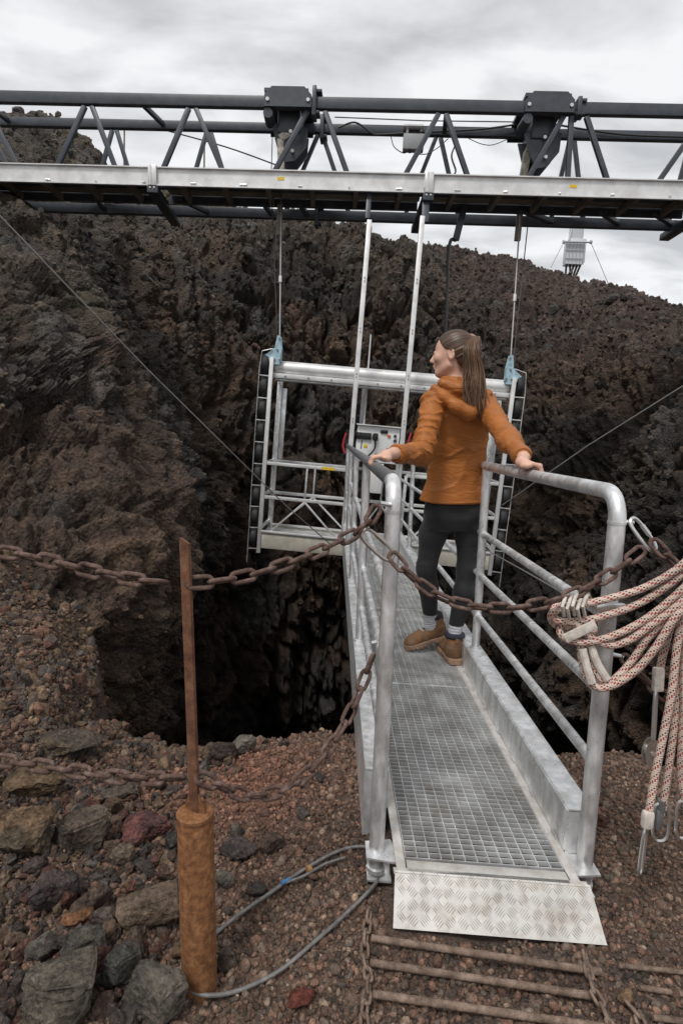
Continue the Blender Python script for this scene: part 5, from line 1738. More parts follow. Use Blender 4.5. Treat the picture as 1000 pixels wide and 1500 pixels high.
def sdf_object(name, sdf, lo, hi, h, m_, parent=None, relax=2, margin=0.03):
    v, f = surface(sdf, lo, hi, h, margin)
    # a little smoothing against the grid
    for _ in range(relax):
        s = np.zeros_like(v); c = np.zeros(len(v))
        for k in range(4):
            a, b = f[:, k], f[:, (k + 1) % 4]
            np.add.at(s, a, v[b]); np.add.at(s, b, v[a]); np.add.at(c, a, 1); np.add.at(c, b, 1)
        v = v * 0.5 + 0.5 * s / np.maximum(c, 1)[:, None]
    return link_mesh(name, np_mesh(name, v, f), m_, parent)

def fabric_mat(name, base, rough, wr_scale, wr_amt, fine, sheen=0.0, spec=0.3, coat=0.0):
    m = bpy.data.materials.new(name); m.use_nodes = True
    t = m.node_tree; bs = t.nodes['Principled BSDF']
    bs.inputs['Roughness'].default_value = rough; bs.inputs['Specular IOR Level'].default_value = spec
    bs.inputs['Sheen Weight'].default_value = sheen
    g = t.nodes.new('ShaderNodeTexCoord')
    def nz(sc, det, stretch=None, ro=0.5, dist=0.0):
        n = t.nodes.new('ShaderNodeTexNoise'); n.inputs['Scale'].default_value = sc; n.inputs['Detail'].default_value = det
        n.inputs['Roughness'].default_value = ro; n.inputs['Distortion'].default_value = dist
        s = g.outputs['Object']
        if stretch:
            mp = t.nodes.new('ShaderNodeMapping'); mp.inputs['Rotation'].default_value = stretch[1]; mp.inputs['Scale'].default_value = stretch[0]
            t.links.new(s, mp.inputs[0]); s = mp.outputs[0]
        t.links.new(s, n.inputs[0]); return n.outputs[0]
    hs = t.nodes.new('ShaderNodeHueSaturation'); hs.inputs['Color'].default_value = (*base, 1)
    mr = t.nodes.new('ShaderNodeMapRange'); mr.inputs[1].default_value = 0.3; mr.inputs[2].default_value = 0.7; mr.inputs[3].default_value = 0.86; mr.inputs[4].default_value = 1.14
    t.links.new(nz(11, 4), mr.inputs[0]); t.links.new(mr.outputs[0], hs.inputs['Value'])
    t.links.new(hs.outputs[0], bs.inputs['Base Color'])
    b1 = t.nodes.new('ShaderNodeBump'); b1.inputs['Strength'].default_value = 1.0; b1.inputs['Distance'].default_value = wr_amt
    ab = t.nodes.new('ShaderNodeMath'); ab.operation = 'SUBTRACT'; ab.inputs[1].default_value = 0.5
    t.links.new(nz(wr_scale, 3, ((1, 1, 2.4), (0.5, 0.7, 0.3)), 0.5, 0.6), ab.inputs[0])
    a2_ = t.nodes.new('ShaderNodeMath'); a2_.operation = 'ABSOLUTE'; t.links.new(ab.outputs[0], a2_.inputs[0])
    a3_ = t.nodes.new('ShaderNodeMath'); a3_.operation = 'POWER'; a3_.inputs[1].default_value = 0.7; t.links.new(a2_.outputs[0], a3_.inputs[0])
    t.links.new(a3_.outputs[0], b1.inputs['Height'])
    b2 = t.nodes.new('ShaderNodeBump'); b2.inputs['Strength'].default_value = 0.35; b2.inputs['Distance'].default_value = 0.0006
    t.links.new(nz(fine, 2), b2.inputs['Height']); t.links.new(b1.outputs[0], b2.inputs['Normal'])
    t.links.new(b2.outputs[0], bs.inputs['Normal'])
    return m
M['jacket'] = fabric_mat('ochre_rain_jacket', (0.325, 0.108, 0.020), 0.5, 10, 0.0075, 700, 0.05)
M['leggings'] = fabric_mat('black_leggings', (0.020, 0.020, 0.022), 0.7, 9, 0.004, 900, 0.1)
M['sock'] = fabric_mat('grey_sock', (0.50, 0.50, 0.53), 0.9, 30, 0.004, 500, 0.2)
M['boot'] = mat('brown_nubuck', (0.175, 0.088, 0.040), 0.8, 0, 0.28, 26, 0.5, 220, 0.3, dirt=(0.17, 0.13, 0.10), dirt_amt=0.7, dirt_scale=20)
M['boot_sole'] = mat('tan_rubber_sole', (0.31, 0.195, 0.125), 0.8, 0, 0.2, 30, 0.3, 150)
M['boot_collar'] = mat('navy_padding', (0.025, 0.028, 0.040), 0.85, 0, 0.2, 30)
M['skin'] = mat('skin', (0.60, 0.36, 0.27), 0.5, 0, 0.08, 24, 0.1, 300, 0.4)
M['skin'].node_tree.nodes['Principled BSDF'].inputs['Subsurface Weight'].default_value = 0.12
M['skin'].node_tree.nodes['Principled BSDF'].inputs['Subsurface Radius'].default_value = (0.012, 0.005, 0.003)
def hair_mat():
    m = bpy.data.materials.new('brown_hair'); m.use_nodes = True
    t = m.node_tree; bs = t.nodes['Principled BSDF']
    bs.inputs['Roughness'].default_value = 0.42; bs.inputs['Specular IOR Level'].default_value = 0.4
    an = t.nodes.new('ShaderNodeAttribute'); an.attribute_name = 'Col'
    t.links.new(an.outputs[0], bs.inputs['Base Color'])
    return m
M['hair'] = hair_mat()
M['hairtie'] = mat('pink_hair_tie', (0.50, 0.27, 0.22), 0.7)
M['eye'] = mat('eye', (0.06, 0.04, 0.03), 0.2)
M['brow'] = mat('brow', (0.05, 0.03, 0.02), 0.7)

A = lambda x, y, Y: np.array(at(x, y, Y)[:], np.float64)
neck, headc = A(669, 560, 2.97), A(663, 519, 2.97)
shL, shR = A(636, 591, 2.90), A(708, 593, 2.94)
elL, elR = A(617, 664, 2.68), np.array([0.780, 2.62, 1.335])
HL, HR = np.array([0.184, 2.34, 1.222]), np.array([0.768, 2.26, 1.222])
wrL, wrR = HL + np.array([0.062, 0.060, 0.035]), HR + np.array([0.0, 0.085, 0.042])
hipL, hipR = A(641, 742, 3.05), A(688, 742, 3.05)
knL, knR = A(624, 832, 3.07), A(684, 834, 3.05)
anR = np.array([0.700, 3.06, 0.235]); anL = np.array([0.600, 3.20, 0.262])

# head axes: face turned to the left, a little away
hF = np.array([-0.90, 0.43, -0.03]); hF /= np.linalg.norm(hF)
hU = np.array([0.05, 0.0, 1.0]); hU -= hF * (hU @ hF); hU /= np.linalg.norm(hU)
hS = np.cross(hU, hF)                       # her left, towards the camera
HX = np.array([hF, hS, hU])
def H(f, s, u): return headc + hF * f + hS * s + hU * u

def head_sdf(p):
    d = ellip(p, H(-0.008, 0, 0.018), HX, (0.098, 0.074, 0.092))
    d = smin(d, ellip(p, H(0.030, 0, -0.045), HX, (0.060, 0.052, 0.068)), 0.035)
    d = smin(d, ellip(p, H(0.066, 0, -0.093), HX, (0.020, 0.022, 0.018)), 0.022)      # chin
    for s in (-1, 1):
        d = smin(d, rcone(p, H(0.0, s * 0.052, -0.060), H(0.060, s * 0.018, -0.094), 0.014, 0.012), 0.025)   # jaw line
        d = smin(d, ellip(p, H(0.060, s * 0.040, -0.022), HX, (0.022, 0.020, 0.020)), 0.02)                # cheek bone
        d = smax(d, -ellip(p, H(0.096, s * 0.031, 0.006), HX, (0.014, 0.017, 0.011)), 0.012)              # eye socket
        d = smin(d, ellip(p, H(0.078, s * 0.031, 0.004), HX, (0.013, 0.013, 0.012)), 0.006)
    d = smin(d, rcone(p, H(0.086, 0, 0.008), H(0.108, 0, -0.030), 0.008, 0.0105), 0.012)                   # nose
    d = smin(d, ellip(p, H(0.092, 0, -0.036), HX, (0.012, 0.015, 0.008)), 0.008)
    d = smin(d, ellip(p, H(0.090, 0, -0.056), HX, (0.010, 0.020, 0.0055)), 0.006)                          # lips
    d = smin(d, ellip(p, H(0.087, 0, -0.068), HX, (0.010, 0.018, 0.006)), 0.006)
    for s in (-1, 1):                                                                                     # ears
        e = ellip(p, H(-0.012, s * 0.076, -0.010), HX @ np.eye(3), (0.019, 0.009, 0.032))
        e = smax(e, -ellip(p, H(-0.009, s * 0.086, -0.006), HX, (0.011, 0.008, 0.021)), 0.005)
        d = smin(d, e, 0.006)
    return d

def hand_sdf(p, C, out, wr, yv=1.0):
    """a hand closed over the handrail at C; out = +-1 is the outer side the fingers hang down"""
    P_ = lambda x, y, z: C + np.array([out * x, y * yv, z])
    d = rcone(p, P_(-0.012, -0.026, 0.020), P_(-0.012, 0.026, 0.020), 0.0145, 0.0145)
    d = smin(d, rcone(p, P_(-0.032, -0.014, 0.022), P_(-0.030, 0.026, 0.024), 0.017, 0.017), 0.02)
    d = smin(d, rcone(p, P_(-0.030, 0.012, 0.026), wr, 0.021, 0.025), 0.02)
    for i, (y, L_, r) in enumerate(((-0.036, 0.94, 0.0085), (-0.0125, 1.05, 0.0088), (0.0115, 1.0, 0.0085), (0.0340, 0.84, 0.0076))):
        a, b = P_(-0.004, y, 0.023), P_(0.020 + 0.006 * L_, y * 1.03, 0.017)
        c, e = P_(0.034, y * 1.04, -0.006 * L_), P_(0.026, y * 1.02, -0.026 * L_)
        f = chain_sdf(p, [a, b, c, e], [r * 1.08, r, r * 0.95, r * 0.85], 0.004)
        f = smin(f, np.linalg.norm(p - V3(b), axis=1) - r * 1.07, 0.004)          # knuckle
        d = smin(d, f, 0.005)
    th = chain_sdf(p, [P_(-0.036, -0.006, 0.018), P_(-0.036, -0.030, 0.014), P_(-0.028, -0.046, 0.014), P_(-0.018, -0.054, 0.018)], [0.013, 0.0115, 0.0100, 0.0085], 0.006)
    return smin(d, th, 0.008)

tF = np.array([-0.42, 0.907, 0.0])           # the way her chest faces
tS = np.array([0.907, 0.42, 0.0])            # her right
torso_rows = [  # z, cx, cy, half width, half depth
    (0.90, 0.652, 3.05, 0.165, 0.120), (1.00, 0.650, 3.045, 0.176, 0.130), (1.10, 0.652, 3.04, 0.170, 0.122), (1.22, 0.650, 3.03, 0.150, 0.110),
    (1.34, 0.640, 3.01, 0.160, 0.115), (1.44, 0.632, 2.985, 0.172, 0.118), (1.52, 0.628, 2.97, 0.160, 0.100), (1.57, 0.622, 2.97, 0.110, 0.078), (1.62, 0.612, 2.97, 0.066, 0.062)]
def thin(rows, k): return [(z, x, y, a * k, b * k) for z, x, y, a, b in rows]

def body_sdf(p):
    d = head_sdf(p)
    d = smin(d, rcone(p, H(-0.022, 0, -0.060), neck + np.array([0.004, 0.0, -0.03]), 0.047, 0.052), 0.025)
    d = smin(d, loft(p, thin(torso_rows, 0.80), tS, tF), 0.03)
    d = smin(d, chain_sdf(p, [shL, elL, wrL], [0.042, 0.036, 0.025], 0.02), 0.03)
    d = smin(d, chain_sdf(p, [shR, elR, wrR], [0.042, 0.036, 0.025], 0.02), 0.03)
    d = smin(d, hand_sdf(p, HL, -1, wrL), 0.006)
    d = smin(d, hand_sdf(p, HR, 1, wrR), 0.006)
    d = smin(d, chain_sdf(p, [hipR, knR, anR], [0.070, 0.045, 0.026], 0.02), 0.03)
    d = smin(d, chain_sdf(p, [hipL, knL, anL], [0.070, 0.045, 0.026], 0.02), 0.03)
    return d
person = sdf_object('person', body_sdf, (0.08, 2.14, 0.14), (0.95, 3.42, 1.90), 0.0048, M['skin'], None, 1)
tag(person, 'person in an orange brown hooded jacket and black leggings holding both handrails, looking left', 'person')

def wrinkle(p, dirv, scale, k, warp=0.35):
    """creases running across dirv"""
    d_ = V3(dirv) / np.linalg.norm(dirv)
    q = p + warp * 0.06 * np.stack([vnoise(p * 9, k), vnoise(p * 9 + 40, k + 1), vnoise(p * 9 + 80, k + 2)], 1)
    st = q * 5.5 + np.outer(q @ d_, d_) * (scale - 5.5)
    n_ = vnoise(st, k + 3)
    return (1 - np.abs(n_)) ** 3.0
def jacket_sdf(p):
    t = loft(p, [(z, x, y, a, b) for z, x, y, a, b in torso_rows if z > 0.99][0:], tS, tF)
    # bottom of the jacket hangs free
    hem = [(1.002, 0.651, 3.046, 0.200, 0.148)] + [(z, x, y, a * 1.03, b * 1.06) for z, x, y, a, b in torso_rows[2:]]
    t = loft(p, hem, tS, tF)
    w1 = wrinkle(p, (0.5, 0.0, -0.85), 17.0, 900)
    t = t - 0.009 * (w1 - 0.45) * sstep(0.98, 1.10, p[:, 2]) * (1 - 0.6 * sstep(1.42, 1.55, p[:, 2]))
    aL = chain_sdf(p, [shL + np.array([0.03, 0.02, 0.012]), shL, elL, wrL + (elL - wrL) * 0.16], [0.058, 0.062, 0.051, 0.040], 0.03)
    aR = chain_sdf(p, [shR - np.array([0.03, 0.02, -0.012]), shR, elR, wrR + (elR - wrR) * 0.16], [0.058, 0.061, 0.049, 0.039], 0.03)
    aL = aL - 0.015 * (wrinkle(p, elL - shL, 26.0, 930, 0.8) - 0.45)
    aR = aR - 0.011 * (wrinkle(p, elR - shR, 20.0, 950, 0.6) - 0.45)
    d = smin(t, aL, 0.022); d = smin(d, aR, 0.03)
    # collar and the hood lying on the back
    c0 = neck + np.array([0.0, 0, 0.0])
    ring = None
    pts = [c0 + np.array([math.cos(g) * 0.068, math.sin(g) * 0.064, 0.010 + 0.012 * math.sin(g)]) for g in np.linspace(0, 2 * math.pi, 15)]
    ring = chain_sdf(p, pts, [0.020] * 15, 0.01)
    d = smin(d, ring, 0.022)
    hd = chain_sdf(p, [A(637, 569, 2.87), A(650, 581, 2.84), A(668, 595, 2.822), A(687, 605, 2.818), A(703, 594, 2.845), A(713, 576, 2.90)], [0.022, 0.028, 0.033, 0.036, 0.031, 0.024], 0.02)
    hd = smin(hd, chain_sdf(p, [A(648, 562, 2.90), A(672, 570, 2.87), A(697, 569, 2.89)], [0.030, 0.036, 0.030], 0.02), 0.012)
    hd = smin(hd, chain_sdf(p, [A(660, 577, 2.88), A(685, 588, 2.868)], [0.022, 0.026], 0.02), 0.012)
    hd = hd - 0.008 * (wrinkle(p, (0.2, 0.0, 1.0), 24.0, 970, 0.8) - 0.45)
    d = smin(d, hd, 0.006)
    # open inside at the neck
    d = smax(d, -rcone(p, c0 + np.array([0, 0, -0.02]), c0 + hU * 0.08, 0.052, 0.056), 0.006)
    return d
jacket = sdf_object('jacket', jacket_sdf, (0.10, 2.26, 0.96), (0.98, 3.30, 1.68), 0.0056, M['jacket'], person, 1)
# hem band, cuffs
b = MB()
hp = []
for k in range(48):
    g = 2 * math.pi * k / 48
    hp.append(Vector((0.651 + tS[0] * math.cos(g) * 0.190 + tF[0] * math.sin(g) * 0.143, 3.046 + tS[1] * math.cos(g) * 0.190 + tF[1] * math.sin(g) * 0.143, 1.010 + 0.003 * math.sin(3 * g))))
b.tube(hp, 0.0085, 8, closed=True); b.build('hem', M['jacket'], jacket)
for wr, el in ((wrL, elL), (wrR, elR)):
    d_ = (el - wr) / np.linalg.norm(el - wr)
    c_ = wr + (el - wr) * 0.10
    b = MB(); b.tube([Vector(c_ - d_ * 0.012), Vector(c_ + d_ * 0.004), Vector(c_ + d_ * 0.02)], [0.036, 0.040, 0.040], 20); b.build('cuff', M['jacket'], jacket)

def leggings_sdf(p):
    d = loft(p, [(0.86, 0.655, 3.055, 0.150, 0.105), (0.92, 0.655, 3.05, 0.166, 0.122), (1.0, 0.652, 3.045, 0.152, 0.108), (1.08, 0.65, 3.04, 0.130, 0.092)], tS, tF)
    for hip, kn, an, s in ((hipR, knR, anR, 1), (hipL, knL, anL, -1)):
        calf = kn + (an - kn) * 0.30 + np.array([0, -0.014, 0])
        mid = hip + (kn - hip) * 0.45
        low = an + (kn - an) * 0.22
        leg = chain_sdf(p, [hip + np.array([0.03 * -s, 0, -0.01]), mid, kn, calf, low], [0.086, 0.070, 0.052, 0.052, 0.041], 0.03)
        leg = leg - 0.004 * (wrinkle(p, (0, 0, 1), 16.0, 990) - 0.4) * np.exp(-((p[:, 2] - kn[2]) / 0.10) ** 2)
        leg = np.maximum(leg, low[2] - p[:, 2])
        d = smin(d, leg, 0.028)
    # seat
    d = smin(d, np.linalg.norm(p - V3(hipR + np.array([-0.024, -0.040, -0.015])), axis=1) - 0.082, 0.05)
    d = smin(d, np.linalg.norm(p - V3(hipL + np.array([0.020, -0.040, -0.015])), axis=1) - 0.082, 0.05)
    return d
sdf_object('leggings', leggings_sdf, (0.40, 2.82, 0.24), (0.95, 3.40, 1.10), 0.006, M['leggings'], person, 2)

# ---- boots: right one flat and seen from behind, left one in profile with its heel lifted
def boot(an, kn_, fw, pitch, ground_z_):
    fw = np.array([fw[0], fw[1], 0.0]); fw /= np.linalg.norm(fw)
    up = np.array([0, 0, 1.0])
    sd = np.cross(up, fw)
    F_ = fw * math.cos(pitch) - up * math.sin(pitch); U_ = np.cross(F_, sd) * 1.0
    if U_[2] < 0: U_ = -U_
    BX = np.array([F_, sd, U_])
    heel = an - U_ * 0.0
    # origin: centre of the sole under the ankle
    O = an - U_ * 0.118 + F_ * 0.0
    low = min((O + F_ * 0.185)[2], (O - F_ * 0.08)[2])
    O = O + np.array([0, 0, ground_z_ - low])
    K_ = 1.12
    Q = lambda f, s, u: O + (F_ * f + sd * s + U_ * u) * K_
    def upper(p):
        d = chain_sdf(p, [Q(-0.012, 0, 0.130), Q(-0.020, 0, 0.075), Q(-0.026, 0, 0.046)], [0.047, 0.047, 0.045], 0.02)
        d = smin(d, ellip(p, Q(0.055, 0, 0.044), BX, (0.095, 0.046, 0.042)), 0.035)
        d = smin(d, ellip(p, Q(0.115, 0, 0.034), BX, (0.056, 0.048, 0.035)), 0.02)
        q = (p - V3(O)) @ BX.T.astype(np.float32) / np.float32(K_)
        d = np.maximum(d, (0.018 - q[:, 2]) * K_)
        d = np.maximum(d, (q[:, 2] - 0.134) * K_)
        # seams
        d = d + 0.0022 * np.exp(-((q[:, 2] - 0.088) / 0.003) ** 2) + 0.002 * np.exp(-((q[:, 0] + 0.012 - 0.25 * (q[:, 2] - 0.05)) / 0.003) ** 2)
        return d
    lo = O - 0.22; hi = O + 0.24
    bt = sdf_object('boot', upper, lo, hi, 0.0042, M['boot'], person, 1, 0.02)
    def sole(p):
        q = (p - V3(O)) @ BX.T.astype(np.float32) / np.float32(K_)
        f, s, u = q[:, 0], q[:, 1], q[:, 2]
        wdt = np.interp(f, [-0.075, -0.06, -0.02, 0.04, 0.10, 0.145, 0.168], [0.020, 0.036, 0.039, 0.038, 0.047, 0.038, 0.012]).astype(np.float32)
        d = np.maximum(np.abs(s) - wdt, np.maximum(-0.074 - f, f - 0.168))
        d = np.maximum(d, np.maximum(u - 0.030, -u))
        # heel block, arch and lugs
        cut = np.maximum(np.maximum(f - 0.045, 0.012 - f), u - 0.010)
        d = np.maximum(d, -cut)
        lug = np.maximum(np.maximum(np.abs(np.mod(f + 0.2, 0.022) - 0.011) - 0.0035, u - 0.008), 0.030 - np.abs(s) * 1.0)
        d = np.maximum(d, -lug)
        return d * 0.7
    sdf_object('sole', sole, lo, hi, 0.0042, M['boot_sole'], bt, 0, 0.02)
    def collar(p):
        pts = [Q(-0.014 + 0.038 * math.cos(g), 0.038 * math.sin(g), 0.134) for g in np.linspace(0, 2 * math.pi, 13)]
        d = chain_sdf(p, pts, [0.0145] * 13, 0.006)
        return d
    sdf_object('padded_collar', collar, lo, hi, 0.0045, M['boot_collar'], bt, 1, 0.02)
    b = MB()
    for k in range(4):
        u = 0.112 - k * 0.017; f = 0.026 + k * 0.014
        b.tube([Vector(Q(f, -0.020, u)), Vector(Q(f + 0.010, 0, u + 0.006)), Vector(Q(f, 0.020, u))], 0.003, 6)
    b.build('lace', M['sock'], bt)
    bk = MB(); bk.box(Vector(Q(-0.062, 0, 0.118)), (0.006, 0.018, 0.034), (Vector(F_), Vector(sd), Vector(U_)), bevel=0.002); bk.build('pull_tab', M['boot'], bt)
    def sock(p):
        d = smin(rcone(p, Q(-0.013, 0, 0.10), an + np.array([0, 0, 0.01]), 0.040, 0.040), rcone(p, an, an + (kn_ - an) * 0.26, 0.040, 0.0385), 0.02)
        z = (p - V3(O)) @ V3(U_)
        d = d + 0.0022 * np.sin(z * 420 + 2.2 * vnoise(p * 25, 77))
        return np.maximum(d, 0.0)  if False else d
    sdf_object('sock', sock, O - np.array([.16, .16, .0]), O + np.array([.16, .16, .40]), 0.004, M['sock'], person, 1, 0.02)
    return O
boot(anR, knR, (-0.10, 0.99), 0.0, DZ + 0.001)
boot(anL, knL, (-0.93, -0.12), 0.30, DZ + 0.001)

# ---- hair
hair_root_dir = H(-0.088, -0.010, 0.060)             # where the ponytail is tied
tie_n = hair_root_dir - H(-0.01, 0, 0.02); tie_n /= np.linalg.norm(tie_n)
tie_a = np.cross(tie_n, hU); tie_a /= np.linalg.norm(tie_a); tie_b = np.cross(tie_n, tie_a)
def comb(p, fr, k):
    """streaks that run together at the tie of the ponytail"""
    t = p - headc
    x, y = t @ tie_a, t @ tie_b
    g = np.arctan2(y, x)
    return vnoise(np.stack([np.cos(g) * fr, np.sin(g) * fr, (t @ tie_n) * 4.0], 1), k)
def hair_sdf(p):
    d = ellip(p, H(-0.012, 0, 0.022), HX, (0.104, 0.0815, 0.0985))
    d = smin(d, ellip(p, H(-0.060, 0, -0.025), HX, (0.052, 0.064, 0.062)), 0.03)      # nape
    q = (p - headc.astype(np.float32)) @ HX.T.astype(np.float32)
    f, s, u = q[:, 0], q[:, 1], q[:, 2]
    # hairline: forehead, temple, round the ear, nape
    line = np.interp(u, [-0.09, -0.055, -0.035, -0.005, 0.022, 0.045, 0.075, 0.12], [-0.070, -0.040, -0.034, -0.020, 0.028, 0.046, 0.066, 0.075]).astype(np.float32)
    d = smax(d, f - line, 0.006)
    d = np.maximum(d, -0.085 - u)
    # combed towards the tie
    t = p - V3(hair_root_dir)
    r = np.linalg.norm(t, axis=1)[:, None] + 1e-5
    dn = (t / r).astype(np.float32)
    g = 0.0018 * comb(p, 9.0, 1201) + 0.0012 * comb(p, 22.0, 1203)
    return d + g
v, f = surface(hair_sdf, headc - 0.16, headc + 0.16, 0.0033, 0.02)
t_ = v - hair_root_dir; dn = t_ / (np.linalg.norm(t_, axis=1, keepdims=True) + 1e-5)
sh = 0.5 + 0.5 * np.clip(comb(v, 14.0, 1210) * 0.9 + comb(v, 34.0, 1211) * 0.7, -1, 1)
hc = np.array([0.024, 0.013, 0.008]) * (1 - sh[:, None]) + np.array([0.105, 0.056, 0.030]) * sh[:, None]
hair = link_mesh('hair', np_mesh('hair', v, f, hc), M['hair'], person)
rh = np.random.RandomState(12)
pv_, pf_, pc_ = [], [], []
off = 0
tail_c = [np.array(hair_root_dir), hair_root_dir + np.array([0.014, -0.020, 0.020]), A(690, 510, 2.865), A(693, 540, 2.855), A(694, 570, 2.832), A(697, 597, 2.812), A(700, 618, 2.812)]
tail_w = [0.012, 0.018, 0.034, 0.043, 0.048, 0.043, 0.022]
cx_ = np.array([1.0, 0.1, 0.0]); cy_ = np.array([-0.1, 1.0, 0.0])
for k in range(280):
    g, rr_ = rh.uniform(0, 6.283), math.sqrt(rh.uniform(0, 1))
    endk = rh.uniform(0.78, 1.0)
    ph, am = rh.uniform(0, 6.28), rh.uniform(0.004, 0.013)
    pts = []
    sway = rh.normal(0, 0.006)
    for i, (c_, w_) in enumerate(zip(tail_c, tail_w)):
        gg = g + 0.35 * math.sin(i * 0.7 + ph)
        q = c_ + cx_ * (math.cos(gg) * rr_ * w_ + am * math.sin(i * 1.9 + ph) * (i > 1) + sway * i / 3) + cy_ * (math.sin(gg) * rr_ * w_ * 0.55)
        pts.append(Vector(q))
    path = smooth_path(pts, 5)
    path = path[:max(6, int(len(path) * endk))]
    n_ = len(path)
    w0 = rh.uniform(0.0014, 0.0032)
    b = MB(); b.tube(path, [w0 * (0.9 + 0.2 * math.sin(i * 0.8)) * (1 - 0.75 * max(0, (i / n_ - 0.7) / 0.3)) for i in range(n_)], 5)
    vv = np.array(b.v); tone = rh.uniform(0, 1)
    base_c = np.array([0.034, 0.018, 0.010]) * (1 - tone) + np.array([0.165, 0.088, 0.046]) * tone
    ff = [q for q in b.f if len(q) == 4]
    pv_.append(vv); pf_.append(np.array(ff) + off); pc_.append(np.tile(base_c, (len(vv), 1))); off += len(vv)
tail = link_mesh('ponytail', np_mesh('ponytail', np.concatenate(pv_), np.concatenate(pf_), np.concatenate(pc_)), M['hair'], hair)
tag(tail, kind='stuff')
b = MB()
td = Vector(tail_c[1] - tail_c[0]).normalized(); ta_, tb_, _ = frame_from(td)
b.tube([Vector(tail_c[0]) + td * 0.016 + ta_ * (0.0235 * math.cos(g)) + tb_ * (0.0235 * math.sin(g)) for g in np.linspace(0, 2 * math.pi, 17)[:-1]], 0.0085, 8, closed=True)
b.build('hair_tie', M['hairtie'], hair)
for s in (-1, 1):
    e_ = MB(); c_ = Vector(H(0.085, s * 0.031, 0.004)); e_.tube([c_ - Vector(hS) * 0.010, c_, c_ + Vector(hS) * 0.010], [0.002, 0.0065, 0.002], 10); e_.build('eye', M['eye'], person)
    e_ = MB(); e_.tube([Vector(H(0.092, s * 0.016, 0.024)), Vector(H(0.090, s * 0.032, 0.028)), Vector(H(0.078, s * 0.048, 0.024))], [0.0028, 0.0032, 0.0018], 8); e_.build('eyebrow', M['brow'], person)
# ================================================================ mast on the crater rim, guy wires
M['mast'] = mat('grey_mast_steel', (0.42, 0.44, 0.46), 0.55, 0.2)  # even grey for the cross arm and cage wires
M['mesh_steel'] = mat('pale_mesh', (0.55, 0.57, 0.60), 0.55, 0.1)
MY = 19.5
base = at(836, 402, MY)
mast = empty('lattice_mast', base, 'pale lattice mast with a caged box standing on the crater rim behind the girder', 'mast')
def mp(px, py, dy=0): return at(px, py, MY + dy)
q_ = MB()
for x0, x1 in ((832, 843), (846, 852)):
    for dy in (-0.13, 0.13):
        q_.tube([mp(x0, 352, dy), mp(x1 + 2, 310, dy), mp(x1 + 3, 285, dy)], 0.022, 6)
mz = q_.build('mast_leg', M['mesh_steel'], mast); tag(mz, kind='stuff')
q_ = MB()
for k in range(13):
    y = 352 - k * 5.6
    t_ = min(1, (352 - y) / 42)
    xa, xb = 832 + 13 * t_, 846 + 8 * t_
    q_.tube([mp(xa, y, -0.13), mp(xb, y - 5.6, -0.13)] if k % 2 else [mp(xb, y, -0.13), mp(xa, y - 5.6, -0.13)], 0.011, 5)
    q_.tube([mp(xa, y, 0.13), mp(xb, y - 5.6, 0.13)] if k % 2 else [mp(xb, y, 0.13), mp(xa, y - 5.6, 0.13)], 0.011, 5)
    q_.tube([mp(xa, y, -0.13), mp(xa, y, 0.13)], 0.010, 5)
tag(q_.build('lacing', M['mesh_steel'], mast), kind='stuff')
q_ = MB(); q_.box((mp(843, 352) + mp(848.5, 285)) / 2, (0.36, 0.30, (mp(848, 285) - mp(843, 352)).length), bevel=0.01)
q_.build('mast_panel', M['mesh_steel'], mast)
q_ = MB()
q_.plate([mp(827, 386, -.3), mp(851, 388, -.3), mp(855, 355, -.3), mp(829, 353, -.3)], VY, 0.03)
q_.plate([mp(827, 386, .3), mp(851, 388, .3), mp(855, 355, .3), mp(829, 353, .3)], VY, 0.03)
q_.box(mp(840.5, 370.5), (0.5, 0.55, 0.72), bevel=0.01)
cbx = q_.build('caged_box', M['mesh_steel'], mast)
q_ = MB()
for x in np.linspace(827, 853, 6): q_.tube([mp(x, 387, -.34), mp(x + 2.5, 354, -.34)], 0.012, 5)
for y in (357, 366, 378, 386): q_.tube([mp(827, y, -.34), mp(854, y + 1, -.34)], 0.012, 5)
tag(q_.build('cage_wire', M['mast'], cbx), kind='stuff')
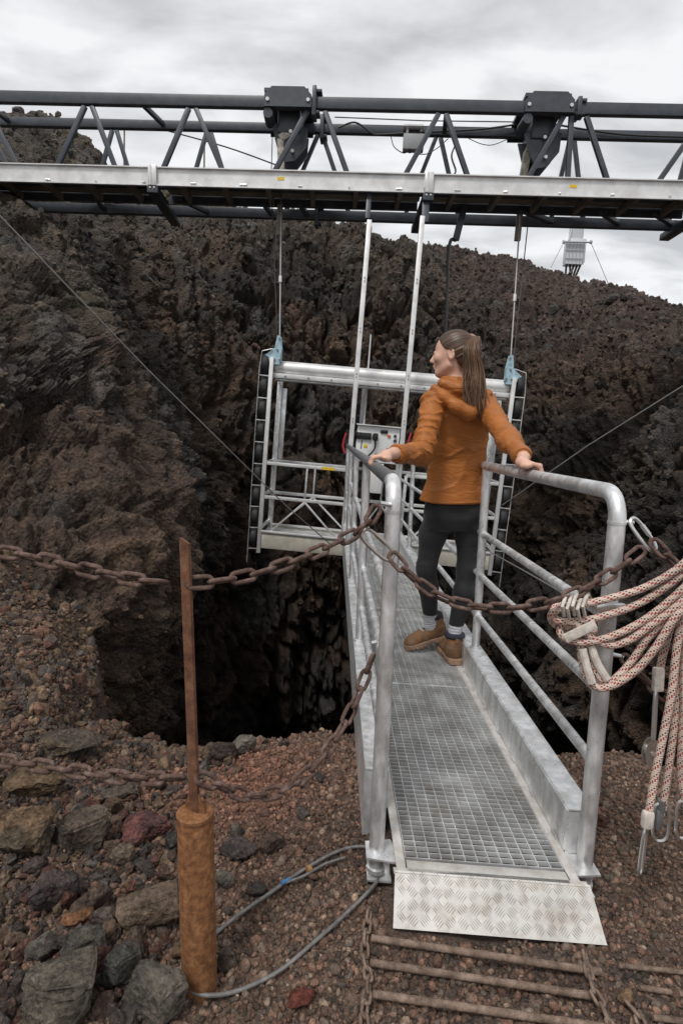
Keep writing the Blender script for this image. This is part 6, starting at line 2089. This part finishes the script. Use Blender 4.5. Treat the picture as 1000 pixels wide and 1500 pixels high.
q_ = MB(); q_.tube([mp(825, 354, -.4), mp(865, 355, -.4)], 0.03, 8)
for x in (825, 865): q_.tube([mp(x - 1.2, 354.5, -.4), mp(x + 1.2, 354.6, -.4)], 0.06, 8)
q_.build('cross_arm', M['mast'], mast)
for x0, x1 in ((829, 827), (834, 835), (840, 833), (845, 837), (850, 840)):
    q_ = MB(); q_.tube([mp(x0, 387), mp(x1, 410)], 0.035, 6); q_.build('mast_foot', M['wire_dark'], mast)
q_ = MB(); q_.tube([mp(825, 355, -.4), mp(806, 392, -.2)], 0.009, 5); q_.tube([mp(865, 356, -.4), mp(892, 420, -.2)], 0.009, 5)
tag(q_.build('stay_wire', M['wire'], mast), kind='stuff')

for px, y0, y1, Yd, lab in ((182, 185, 243, 15.5, 'thin marker pole sticking up behind the girder next to the rocky outcrop'), (299, 206, 262, 15.5, 'thin marker pole sticking up in the middle of the left sky gap behind the girder')):
    q_ = MB(); q_.tube([at(px, y1, Yd) - VZ * 0.8, at(px, y1, Yd), at(px + 0.5, y0, Yd)], 0.022, 6)
    tag(q_.build('marker_pole', M['joist'], None), lab, 'pole', 'marker poles on the rim')

wire('guy_wire', 'thin steel guy wire running from the upper left edge down to the cage base', [at(-30, 285, 4.3), at(215, 540, 5.45), at(420, 742, 6.85), at(487, 800, 7.42)], 0.0065, 'wire', 'wire', 'guy wires of the cage')
wire('guy_wire', 'thin steel guy wire running from the right edge down towards the cage behind the handrail', [at(1030, 546, 5.6), at(860, 653, 6.4), at(735, 740, 7.1)], 0.0065, 'wire', 'wire', 'guy wires of the cage')
wire('stay_cable', 'dark sagging cable crossing the sky behind the girder near the hoist trolley', [at(240, 190, 9.2), at(330, 215, 9.0), at(400, 240, 8.9), at(430, 252, 8.9)], 0.010, 'wire_dark', 'cable', n=5)
wire('slack_rope', 'slack grey rope hanging from the cage below the right handrail', [at(690, 792, 7.2), at(720, 810, 5.8), at(770, 838, 4.2), at(822, 868, 3.0)], 0.006, 'wire', 'rope', n=5)
